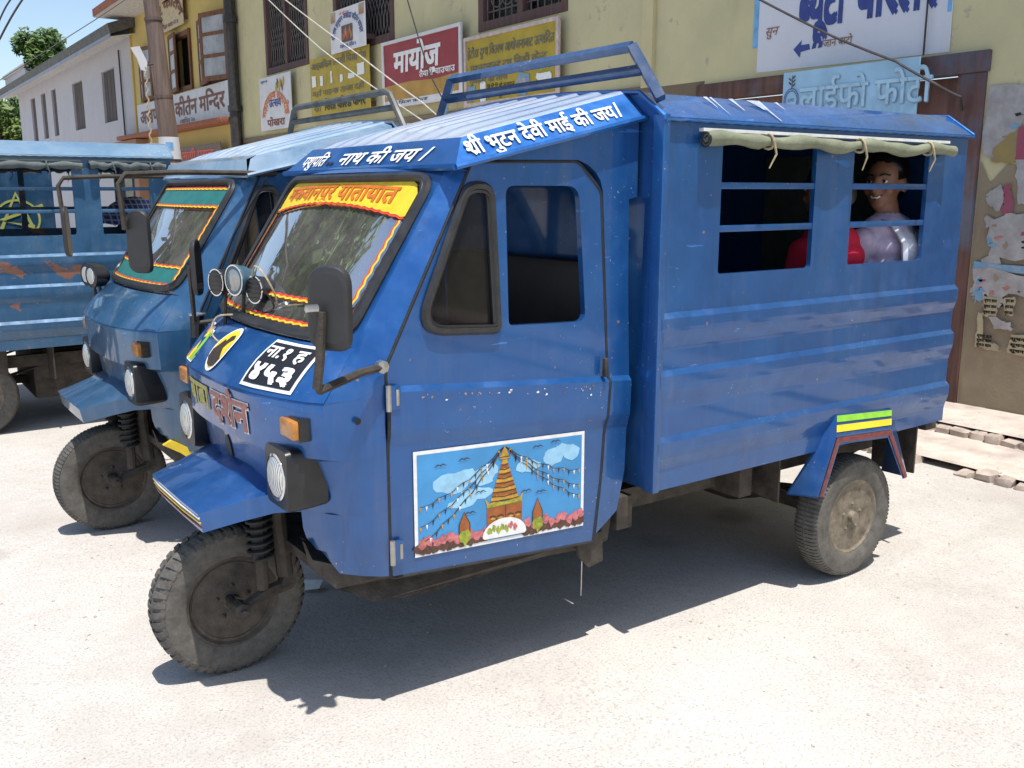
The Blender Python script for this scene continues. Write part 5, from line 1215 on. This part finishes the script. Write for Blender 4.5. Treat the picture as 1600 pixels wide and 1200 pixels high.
r_, mp, put = board('ground_floor_sign', 'narrow brown board with red lettering under the red ledge', 15.6, 19.6, 2.02, 2.40, .20, simple('sign_brown', (.17, .12, .09), .7), None)
mb = MB(); write(mb, 'पुजा सामाग~ी पसल', .3, .12, 3.3, .15, mp, M_['red_paint'], .004, .02); put(mb)
mb = MB(); mb.tube([(XF - .12, 14.97, 0), (XF - .12, 14.97, 7.4)], .10, M_['pipe_black'], 10)
for z in (1.6, 2.9, 4.4, 5.9): mb.tube([(XF - .12, 14.97, z), (XF - .12, 14.97, z + .1)], .125, M_['pipe_black'], 10)
tag(mb.build('drain_pipe'), 'black drain pipe between the yellow and the ochre building', 'pipe')
# pale building
wb = empty('white_building', (XF, 30.5, 0)); WO = Vector((-XF, -30.5, 0)); tag(wb, 'long greyish white building with grey shutters and dark tin roof', 'building')
def W_(mb, name, parent=None): return mb.build(name, parent or wb, 35, None if parent else WO)
H3 = [(24.0, 3.29, 25.4, 4.58), (27.8, 3.29, 29.2, 4.62), (31.75, 3.28, 32.5, 4.72), (33.55, 3.27, 34.4, 4.74), (35.55, 3.25, 36.45, 4.74)]
mb = MB(); mb.panel([(22.12, 0), (39.0, 0), (39.0, 5.1), (22.12, 5.1)], [rect(*h) for h in H3], lambda y, z: fm(y, z), (.3, 0, 0), M_['grey_white_wall']); mb.box((XF + .3, 22.2, 0), (XF + 6, 38.99, 5.05), M_['grey_white_wall']); W_(mb, 'wall')
for (y0, z0, y1, z1) in H3:
    mb = MB(); mb.box((XF + .10, y0, z0), (XF + .13, y1, z1), M_['window_wood']); wo = W_(mb, 'window'); nb = 4
    for k in range(nb):
        mb = MB(); a = lerp(y0, y1, k / nb); b = lerp(y0, y1, (k + 1) / nb); mb.box((XF + .06, a + .015, z0 + .02), (XF + .10, b - .015, z1 - .02), M_['grey_shutter']); W_(mb, 'shutter_board', wo)
mb = MB(); mb.add([(5.55, 21.6, 5.02), (5.55, 40.0, 5.02), (XF + 3, 40.0, 6.35), (XF + 3, 21.6, 6.35), (5.50, 21.6, 5.24), (5.50, 40.0, 5.24), (XF + 3, 40.0, 6.57), (XF + 3, 21.6, 6.57)], [(0, 1, 2, 3), (4, 5, 6, 7), (0, 1, 5, 4), (1, 2, 6, 5), (0, 3, 7, 4), (2, 3, 7, 6)], M_['tin_dark']); rf = W_(mb, 'roof')
mb = MB(); mb.box((5.535, 21.62, 4.95), (5.56, 39.98, 5.03), M_['fascia']); W_(mb, 'fascia', rf)
mb = MB(); mb.add([(5.56, 21.65, 4.97), (5.56, 39.97, 4.97), (XF, 39.97, 5.09), (XF, 21.65, 5.09)], [(0, 1, 2, 3)], M_['soffit']); W_(mb, 'soffit', rf)
mb = MB(); mb.tube([(XF - .04, 23.2, 2.0), (XF - .04, 23.25, 4.9)], .02, M_['pipe_black'], 6); W_(mb, 'conduit')
# far small house behind the tree
fh = empty('distant_house', (8.0, 48, 0)); tag(fh, 'small pale rooftop corner showing under the tree beyond the white building', 'building')
mb = MB(); mb.box((7.55, 46, 0), (11, 52, 6.9), M_['grey_white_wall']); mb.build('wall', fh, 35, (-8, -48, 0)); mb = MB(); mb.box((7.45, 45.9, 6.9), (11.1, 52.1, 7.05), M_['soffit']); mb.build('parapet', fh, 35, (-8, -48, 0))

# ------------------------------------------------------------------ trees
def leaf_mat(name, a, b_):
    m, nd, lk, b = nodes_of(name); oi = nd.new('ShaderNodeTexNoise'); oi.inputs['Scale'].default_value = .9; lk.new(objcoord(nd, lk), oi.inputs['Vector'])
    r = ramp(nd, lk, oi.outputs['Fac'], [(.3, a), (.7, b_)]); lk.new(r.outputs[0], b.inputs['Base Color']); b.inputs['Roughness'].default_value = .6
    b.inputs['Transmission Weight'].default_value = 0.0; MATS[name] = m; return m
leaf_mat('leaf_a', (.035, .085, .012), (.10, .17, .03)); leaf_mat('leaf_b', (.05, .10, .012), (.14, .20, .035)); simple('bark', (.10, .075, .055), .9, var=.4, bmp=.4)
def tree(label, x, y, h, cr, n, leaf, seed, base=0.0, sz=.16):
    r_ = random.Random(seed); root = empty('broadleaf_tree', (x, y, base)); tag(root, label, 'tree', 'trees beyond the white building')
    mb = MB(); mb.tube([(0, 0, 0), (.1, .05, h * .35), (.0, .1, h * .60), (.1, 0, h * .72)], [h * .035, h * .028, h * .016, .03], M_['bark'], 8)
    cl = []
    for k in range(26):
        a = r_.uniform(0, 6.28); e = r_.uniform(-.5, 1.0); q = Vector((math.cos(a) * cr[0] * r_.uniform(.3, .95), math.sin(a) * cr[1] * r_.uniform(.3, .95), h * .68 + e * cr[2] * .8)); cl.append((q, r_.uniform(.35, .62) * min(cr)))
        mb.tube([(0, .08, h * .45 + .15 * r_.random() * h), Vector((q.x * .5, q.y * .5, q.z - .2 * cr[2])), q], [.06, .04, .015], M_['bark'], 5)
    mb.build('trunk', root)
    mb = MB()
    for k in range(n):
        q, rr = cl[r_.randrange(len(cl))]; d = Vector((r_.gauss(0, 1), r_.gauss(0, 1), r_.gauss(0, 1))).normalized() * rr * (r_.random() ** .4)
        p = q + d; u = Vector((r_.gauss(0, 1), r_.gauss(0, 1), r_.gauss(0, .6))).normalized(); v = u.orthogonal().normalized(); s = sz * r_.uniform(.6, 1.3)
        mb.add([p - u * s, p + v * s * .42, p + u * s, p - v * s * .42], [(0, 1, 2, 3)], leaf)
    mb.build('crown', root, smooth=0, fix=False); return root
tree('tall dense tree rising above the dark tin roof', 8.1, 44.5, 10.7, (1.05, 1.05, .85), 3000, M_['leaf_a'], 3)
tree('lower bright green tree left of the white building', 5.9, 43, 5.9, (1.5, 1.7, 1.35), 5200, M_['leaf_b'], 8)
tree('leafy tree at the left edge behind the white building', 6.2, 52, 6.3, (2.0, 2.2, 1.3), 4200, M_['leaf_a'], 12)

tree('unseen tall dark tree added left of the frame for the windscreen reflections', -2.2, 17, 12.5, (3.4, 3.2, 3.6), 5200, M_['leaf_a'], 31, sz=.34)  # both trees added out of view so the windscreens reflect dark crowns
tree('second unseen tall dark tree added left of the frame for the windscreen reflections', -7.0, 19, 13.0, (3.6, 3.4, 3.8), 5200, M_['leaf_a'], 37, sz=.36)
# ------------------------------------------------------------------ pole, wires, rope
pr = empty('utility_pole', (3.26, 9.0, 0)); tag(pr, 'leaning brown jointed utility pole with paper pasted round it', 'pole'); PO_ = Vector((-3.26, -9.0, 0))
mb = MB(); zz = [0, 1.3, 2.52, 2.54, 3.33, 3.35, 4.6, 6.4]; mb.tube([(3.262 - .0595 * z, 9.0, z) for z in zz], [.112, .108, .101, .093, .09, .083, .078, .07], M_['pole_wood'], 16); mb.build('shaft', pr, 35, PO_)
mb = MB()
for z in (2.53, 3.34): mb.tube([(3.262 - .0595 * (z - .015), 9.0, z - .015), (3.262 - .0595 * (z + .015), 9.0, z + .015)], .104 if z < 3 else .097, M_['pole_wood'], 16)
mb.build('joint_ring', pr, 35, PO_)
def wrapp(z0, z1, a0, a1, r, mat):
    m_ = MB(); m_.grid([[Vector((3.262 - .0595 * z + r * math.cos(a0 + (a1 - a0) * k / 12), 9.0 + r * math.sin(a0 + (a1 - a0) * k / 12), z)) for k in range(13)] for z in (z0, (z0 + z1) / 2, z1)], mat); return m_
po = wrapp(1.86, 2.10, R(170), R(330), .111, M_['sign_white']).build('pasted_paper', pr, 35, PO_)
mb = MB(); mb.grid([[Vector((3.262 - .0595 * z + .114 * math.cos(R(235) + R(40) * k / 6), 9.0 + .114 * math.sin(R(235) + R(40) * k / 6), z)) for k in range(7)] for z in (1.96, 2.04)], M_['sky_border']); mb.build('printed_mark', po)
wrapp(1.66, 1.82, R(175), R(320), .112, M_['paper_white']).build('pasted_paper', pr, 35, PO_)
mb = MB(); rp2 = [(2.905 + .012 * math.sin(k * 1.3), 8.86, 2.82 - k * .022) for k in range(42)]; mb.tube(rp2, .009, M_['cord'], 6); mb.tube([(2.885 + .03 * math.sin(a), 8.86, 1.93 - .04 * math.cos(a)) for a in [k * .5 for k in range(13)]], .009, M_['cord'], 6); tag(mb.build('hanging_rope'), 'tan twisted rope hanging down beside the leaning pole', 'rope')
mb = MB(); mb.tube([(3.0, 8.9, 2.86), (2.9, 8.88, 2.84)], .012, M_['pipe_black'], 6); mb.panel([(-.12, .13), (-.03, .15), (.04, -.01), (.025, -.10), (-.03, -.09), (-.06, .02)], [], lambda a, b: Vector((2.89 + a, 8.86, 2.88 + b)), (0, .03, 0), M_['sign_white']); tag(mb.build('bracket_lamp_shade'), 'white bent plate fixed to the side of the leaning pole', 'plate')
def wire(label, pts, r, mat, sag=0.0):
    P_ = [Vector(p) for p in pts]; cur = []
    for a in range(len(P_) - 1):
        for k in range(8): t = k / 8; cur.append(P_[a].lerp(P_[a + 1], t) - Vector((0, 0, sag * 4 * t * (1 - t))))
    cur.append(P_[-1]); m_ = MB(); m_.tube(cur, r, mat, 5); tag(m_.build('overhead_wire'), label, 'wire', 'overhead wires')
PW = simple('pale_wire', (.5, .48, .42), .6)
wire('black cable crossing the painted white advertisement to the doorway', [(5.9, 3.6, 3.25), (5.9, 3.105, 2.986), (5.9, 2.32, 2.58), (5.9, 1.80, 2.355), (5.9, 1.508, 2.189), (6.0, 1.38, 2.10), (6.16, 1.45, 2.0)], .009, M_['pipe_black'], .004)
wire('pale wire slanting lowest across the yellow boards', [(5.2, 12.9, 5.0), (5.2, 11.184, 4.145), (5.2, 9.445, 3.269), (5.2, 7.917, 2.641), (5.2, 6.3, 2.02)], .008, PW, .01)
wire('pale wire slanting across the red board', [(5.2, 12.6, 4.93), (5.2, 10.613, 4.056), (5.2, 8.377, 3.074), (5.2, 6.904, 2.427), (5.2, 6.2, 2.1)], .008, PW, .01)
wire('dark wire dropping in front of the red board', [(5.6, 8.2, 4.2), (5.6, 7.921, 3.68), (5.6, 7.579, 3.051), (5.6, 7.418, 2.774), (5.6, 7.043, 2.391)], .008, M_['pipe_black'])
wire('thick dark wire in the sky at the top left corner', [(1.2, 12, 2.3), (1.963, 12, 3.418), (2.292, 12, 3.954), (3.2, 12, 5.5)], .013, M_['pipe_black'], -.02)
wire('second dark wire in the sky at the top left corner', [(1.7, 12, 3.0), (1.985, 12, 3.652), (2.158, 12, 3.939), (2.6, 12, 4.7)], .011, M_['pipe_black'], -.02)
wire('thin wire in the sky running down to the pale roof', [(0.9, 12, 2.2), (1.914, 12, 2.907), (3.139, 12, 3.764), (3.66, 12, 4.144), (6.1, 12.5, 6.0)], .006, M_['pipe_black'], .0)
wire('black cable hanging down the jamb of the painted white advertisement', [(6.10, 1.73, 2.40), (6.10, 1.73, 3.2), (6.10, 1.73, 5.0)], .007, M_['pipe_black'])
# ------------------------------------------------------------------ vehicles
T1 = make_tempo(0, 0, dict(kind='main', paint=paint('paint_bright', (0.009, 0.088, 0.305), (0.016, 0.118, 0.36), chips=.8, dust=.2, rough=.36, metal=.5), roof=paint('roof_faded_glare', (0.30, 0.41, 0.62), (0.52, 0.57, 0.70), chips=.5, dust=.6, rough=.26, metal=.1), band=paint('band_bright', (0.010, 0.115, 0.40), (0.018, 0.145, 0.45), chips=.5, dust=.2, rough=.36, metal=.65), inner=M_['grime_metal'], fender=paint('fender_bright', (0.010, 0.115, 0.40), (0.018, 0.145, 0.45), chips=.6, dust=.25, rough=.34, metal=.65), canvas=M_['canvas_green'], rack=paint('rack_bright', (0.015, 0.05, 0.13), (0.025, 0.07, 0.17), chips=.6, dust=.4), sigbase=M_['black_plastic']))  # cab roof: faded dusty paint, with sky glare put into its pale colour
tag(T1, 'bright blue three-wheeled passenger vehicle with stupa painting on its door, nearest the camera', 'three-wheeler', 'parked three-wheelers')
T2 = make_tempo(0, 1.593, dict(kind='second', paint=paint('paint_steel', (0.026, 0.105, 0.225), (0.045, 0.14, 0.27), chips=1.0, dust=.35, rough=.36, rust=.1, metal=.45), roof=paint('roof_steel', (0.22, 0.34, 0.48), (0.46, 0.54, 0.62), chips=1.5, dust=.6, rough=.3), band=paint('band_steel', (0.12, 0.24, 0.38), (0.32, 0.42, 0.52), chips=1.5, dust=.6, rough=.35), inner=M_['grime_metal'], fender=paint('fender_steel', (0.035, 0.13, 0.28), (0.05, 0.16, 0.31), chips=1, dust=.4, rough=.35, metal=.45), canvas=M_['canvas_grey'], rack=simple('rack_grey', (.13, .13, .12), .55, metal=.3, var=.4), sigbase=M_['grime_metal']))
tag(T2, 'steel blue three-wheeler with teal windscreen bands and long mirror arms, middle of the three', 'three-wheeler', 'parked three-wheelers')
T3 = make_tempo(-1.92, 4.30, dict(kind='third', paint=paint('paint_rusty', (0.028, 0.105, 0.215), (0.05, 0.145, 0.26), chip=(.22, .105, .07), chips=1.2, dust=.3, rough=.42, rust=.45, metal=.2), roof=paint('roof_rusty', (0.10, 0.20, 0.30), (0.18, 0.28, 0.38), chips=1.5, dust=.5, rough=.45), band=paint('band_rusty', (0.10, 0.20, 0.30), (0.18, 0.28, 0.38), chips=1.5, dust=.5, rough=.45), inner=M_['grime_metal'], fender=paint('fender_rusty', (0.04, 0.13, 0.26), (0.06, 0.17, 0.3), chips=1, dust=.5), canvas=M_['canvas_grey'], rack=M_['rack_grey'], sigbase=M_['grime_metal']))
tag(T3, 'dull blue three-wheeler with rust patches and grey rolled curtains at the left edge', 'three-wheeler', 'parked three-wheelers')
# painted board standing beyond the rusty one, seen through its window
pb = empty('painted_board', (1.12, 5.95, 0)); tag(pb, 'blue board with a lime circled symbol, seen through the leftmost vehicle window', 'board')
mb = MB(); mb.box((-.30, 0, 1.10), (.26, .02, 1.75), M_['paint_steel']); mb.build('panel', pb)
for x in (-.25, .2): mb = MB(); mb.box((x, .02, 0), (x + .05, .06, 1.7), M_['frame_wood']); mb.build('post', pb)
mb = MB(); bm_ = lambda a, b, l=0: Vector((.0 + a, -.004 - l, 1.30 + b)); G = simple('sign_lime', (.50, .55, .16), .5)
mb.strip([(.15 * math.cos(a), .14 * math.sin(a)) for a in [2 * PI * k / 30 for k in range(31)]], .016, bm_, G); mb.strip([(-.16, -.17), (.0, .19), (.14, -.17)], .030, bm_, G, .001); mb.strip([(.18, .10), (-.12, -.01), (.11, -.06)], .028, bm_, G, .002); mb.build('painted_symbol', pb, 0)
# wire aerial bits hanging under the near sill
mb = MB(); mb.tube([(1.905, .16, .33), (1.903, .16, .17)], .0025, M_['steel'], 5); mb.build('hanging_wire', T1, 35, (-2.2, -YC, 0))

# ------------------------------------------------------------------ umbrella behind
um = empty('umbrella', (1.735, 4.98, 0.91)); tag(um, 'blue plaid umbrella held open, seen through the left vehicle window', 'umbrella')
m, nd, lk, b = nodes_of('plaid'); v = objcoord(nd, lk)
c = (0.05, 0.07, 0.26)
for d_, sc in (('X', 9.0), ('Z', 9.0)):
    w = N(nd, 'ShaderNodeTexWave', Scale=sc); w.bands_direction = d_; lk.new(v, w.inputs['Vector'])
    c = mixc(nd, lk, ramp(nd, lk, w.outputs['Fac'], [(.80, (0,) * 3), (.86, (.8,) * 3)]).outputs[0], c, (.5, .52, .6))
lk.new(c, b.inputs['Base Color']); b.inputs['Roughness'].default_value = .6
mb = MB(); rings = []
for j in range(7):
    t = j / 6; rings.append([Vector((.27 * math.sin(t * 1.25) * math.cos(2 * PI * k / 32), .27 * math.sin(t * 1.25) * math.sin(2 * PI * k / 32), .56 - .22 * (1 - math.cos(t * 1.45)) + (.012 * abs(math.sin(k * PI / 4)) if j == 6 else 0))) for k in range(32)])
mb.grid(rings, m, closed=True); mb.build('canopy', um)
mb = MB(); mb.tube([(0, 0, -.25), (0, 0, .60)], .006, M_['steel'], 6); mb.tube([(0, 0, -.25), (.0, 0, -.30), (.02, 0, -.33), (.045, 0, -.32), (.05, 0, -.29)], .01, M_['black_plastic'], 6); mb.build('shaft', um)
for k in range(8):
    mb = MB(); a = 2 * PI * k / 8; mb.tube([(.27 * math.sin(t * 1.25) * math.cos(a), .27 * math.sin(t * 1.25) * math.sin(a), .555 - .22 * (1 - math.cos(t * 1.45))) for t in (0, .25, .5, .75, 1)], .003, M_['steel'], 5); mb.build('rib', um)

# ------------------------------------------------------------------ people
def ellip(bm, c, r, rot=None):
    Mx = Matrix.Translation(Vector(c)) @ (rot or Matrix.Identity(4)) @ Matrix.Diagonal((*r, 1)); bmesh.ops.create_uvsphere(bm, u_segments=20, v_segments=14, radius=1.0, matrix=Mx)
def limb(bm, pts, rs):
    for (p, q, a, b_) in zip(pts, pts[1:], rs, rs[1:]):
        p, q = Vector(p), Vector(q); n = max(2, int((q - p).length / (min(a, b_) * .55)))
        for k in range(n + 1):
            t = k / n; bmesh.ops.create_icosphere(bm, subdivisions=2, radius=lerp(a, b_, t), matrix=Matrix.Translation(p.lerp(q, t)))
def person(label, base, face_yaw, shirt, trousers, lean=0.0, seated_z=.96, h=1.0):
    """seated figure; local +Y is where the body faces; base at the seat"""
    root = empty('person', base); bm = bmesh.new()
    # torso, neck, head
    for (z, rx, ry, y) in ((.04, .165, .13, 0), (.14, .155, .115, -.005), (.24, .145, .105, -.01), (.33, .155, .11, -.01), (.41, .165, .108, -.005), (.465, .150, .09, 0)):
        ellip(bm, (0, y + lean * z, z), (rx, ry, .085))
    limb(bm, [(0, lean * .5, .48), (0, lean * .56 + .01, .575)], [.058, .046])
    hd = Vector((0, lean * .62 + .025, .665)); Rh = Matrix.Rotation(face_yaw, 4, 'Z')
    def hp(p): return hd + (Rh @ Vector(p))
    ellip(bm, hp((0, -.008, .025)), (.074, .090, .088), Rh); ellip(bm, hp((0, .018, -.045)), (.056, .066, .068), Rh); ellip(bm, hp((0, .052, -.085)), (.030, .026, .024), Rh)
    limb(bm, [hp((0, .084, .016)), hp((0, .102, -.028))], [.011, .016])                       # nose
    ellip(bm, hp((0, .074, -.062)), (.026, .014, .011), Rh)                                    # lips
    for sx in (-1, 1):
        ellip(bm, hp((sx * .078, -.005, -.012)), (.010, .020, .032), Rh); ellip(bm, hp((sx * .040, .058, -.03)), (.022, .02, .022), Rh)
    for sx in (-1, 1):                                                                         # arms to the lap, five fingers each
        sh = Vector((sx * .165, lean * .44, .435)); el = Vector((sx * .215, .05, .20)); wr = Vector((sx * .10, .25, .15))
        limb(bm, [sh, el], [.056, .043]); limb(bm, [el, wr], [.041, .027])
        pal = Vector((sx * .055, .31, .145)); limb(bm, [wr, pal], [.027, .034])
        for f in range(4):
            k0 = pal + Vector((sx * (-.024 + .016 * f), .03, .002)); l = (.055, .065, .06, .045)[f]
            limb(bm, [k0, k0 + Vector((-sx * .01, l * .6, -.006)), k0 + Vector((-sx * .016, l, -.026))], [.009, .0085, .007])
        limb(bm, [pal + Vector((-sx * .025, -.01, .01)), pal + Vector((-sx * .055, .015, .015)), pal + Vector((-sx * .07, .04, .008))], [.011, .010, .008])
        hip = Vector((sx * .085, .02, .06)); kn = Vector((sx * .10, .42, .07)); an = Vector((sx * .10, .43, -.30))
        limb(bm, [hip, kn], [.088, .060]); limb(bm, [kn, an], [.058, .038]); limb(bm, [an, Vector((sx * .105, .54, -.335))], [.036, .03])
    me = bpy.data.meshes.new('body'); bm.to_mesh(me); bm.free()
    o = bpy.data.objects.new('tmp', me); COL.objects.link(o)
    rm = o.modifiers.new('r', 'REMESH'); rm.mode = 'VOXEL'; rm.voxel_size = .0085; sm = o.modifiers.new('s', 'SMOOTH'); sm.iterations = 3; sm.factor = .5
    bpy.context.view_layer.update(); me2 = bpy.data.meshes.new_from_object(o.evaluated_get(bpy.context.evaluated_depsgraph_get())); bpy.data.objects.remove(o)
    me2.materials.clear()
    for mt in (M_['skin'], shirt, trousers): me2.materials.append(mt)
    idx = []
    for p in me2.polygons:
        c_ = p.center
        if c_.z > .545 or (c_.y > .20 and c_.z > .10 and abs(c_.x) < .14 and c_.y < .42 and c_.z > .125): k = 0
        elif c_.z < .10 and c_.y > .16 or c_.z < -.02: k = 2
        else: k = 1
        idx.append(k)
    me2.polygons.foreach_set('material_index', idx); me2.polygons.foreach_set('use_smooth', [True] * len(me2.polygons)); me2.name = 'body'
    bo = bpy.data.objects.new('body', me2); COL.objects.link(bo); bo.parent = root
    # hair drawn back into a knot
    bm = bmesh.new(); ellip(bm, hp((0, -.022, .036)), (.083, .094, .092), Rh); ellip(bm, hp((0, -.115, -.015)), (.04, .036, .045), Rh)
    for v in bm.verts:
        l = Rh.inverted() @ (v.co - hd)
        if l.y > .035 and l.z < .075: v.co = hd + Rh @ Vector((l.x * .9, min(l.y, .03), max(l.z, .055) if abs(l.x) < .05 else l.z))
    q = MB(); q.bm(bm, M_['hair']); q.build('hair', root, 60)
    q = MB()
    for sx in (-1, 1):
        Mx = Matrix.Translation(hp((sx * .030, .075, .004))) @ Rh
        q.bm(_sph(.0105, (1.2, .6, .62)), M_['white_paint'], Mx); q.bm(_sph(.0065, (1, .6, 1)), M_['hair'], Matrix.Translation(hp((sx * .030, .0805, .004))) @ Rh)
        q.tube([hp((sx * .014, .086, .027)), hp((sx * .032, .084, .033)), hp((sx * .050, .070, .027))], .0035, M_['hair'], 5)
    q.build('eyes', root, 60)
    q = MB(); q.tube([hp((-.019, .081, -.054)), hp((-.009, .087, -.060)), hp((.009, .087, -.060)), hp((.019, .081, -.054))], .0038, M_['white_paint'], 6); q.tube([hp((-.028, .075, -.048)), hp((0, .089, -.068)), hp((.028, .075, -.048))], .004, simple('lip', (.20, .06, .05), .5), 6); q.build('smile', root, 60)
    return root, hp
def _sph(r, s):
    b_ = bmesh.new(); bmesh.ops.create_uvsphere(b_, u_segments=12, v_segments=8, radius=r, matrix=Matrix.Diagonal((*s, 1))); return b_
lil = simple('lilac_cloth', (.50, .42, .56), .85, var=.2, scale=20); pur = simple('purple_cloth', (.22, .05, .20), .85, var=.2); redc = simple('red_cloth', (.62, .03, .07), .8, var=.15, scale=18); scf = simple('white_scarf', (.62, .64, .74), .85, var=.15, scale=26); drk = simple('dark_cloth', (.05, .05, .07), .9)
for nm in ('lilac_cloth', 'purple_cloth', 'red_cloth', 'white_scarf', 'dark_cloth'):      # soft creased cotton
    mt = MATS[nm]; nd, lk = mt.node_tree.nodes, mt.node_tree.links; b_ = nd['Principled BSDF']; b_.inputs['Specular IOR Level'].default_value = .08; b_.inputs['Roughness'].default_value = 1.0
    tt = tex(nd, lk, 9, 3, .5, objcoord(nd, lk, (1.0, 1.0, .35)), 1.5); bump(nd, lk, b_, tt.outputs['Fac'], .35, .03)
p1, hp1 = person('', (3.49, .168, .872), R(100), lil, drk, lean=.0)
tag(p1, 'smiling seated person in lilac shirt and white scarf at the rear side window', 'person', 'passengers in the nearest three-wheeler')
# scarf over the shoulder, hanging down the back
mb = MB(); rows = []
for j in range(9):
    t = j / 8; z = lerp(.505, .20, t); rows.append([Vector((lerp(-.10, .085, k / 8) + .03 * t, -.128 - .012 * math.sin(k * 1.6 + t) - (.004 if t > .2 else -.055 * (1 - t / .2)), z - .035 * (k / 8) ** 2)) for k in range(9)])
front = [[p + Vector((0, .10 * f + .02, .02 - .03 * f)) for p in rows[0]] for f in (.9, .5, .1)]
mb.grid(front + rows, scf); mb.grid([[p + Vector((0, .006, 0)) for p in r] for r in front + rows], scf); mb.build('scarf', p1, 60)
mb = MB(); mb.tube([(.178, .0, .43), (.20, .02, .33), (.218, .045, .215)], [.063, .057, .05], pur, 12)
for z in (.40, .34, .28): mb.tube([(.184 + (.43 - z) * .16, (.43 - z) * .2, z), (.187 + (.42 - z) * .16, (.43 - z) * .2, z - .014)], .0605 - (.40 - z) * .03, scf, 12)
mb.build('sleeve', p1, 60)
p2, hp2 = person('', (3.165, .172, .84), R(-12), redc, drk, lean=.06)
tag(p2, 'seated person in red shirt mostly hidden behind the window pillar', 'person', 'passengers in the nearest three-wheeler')
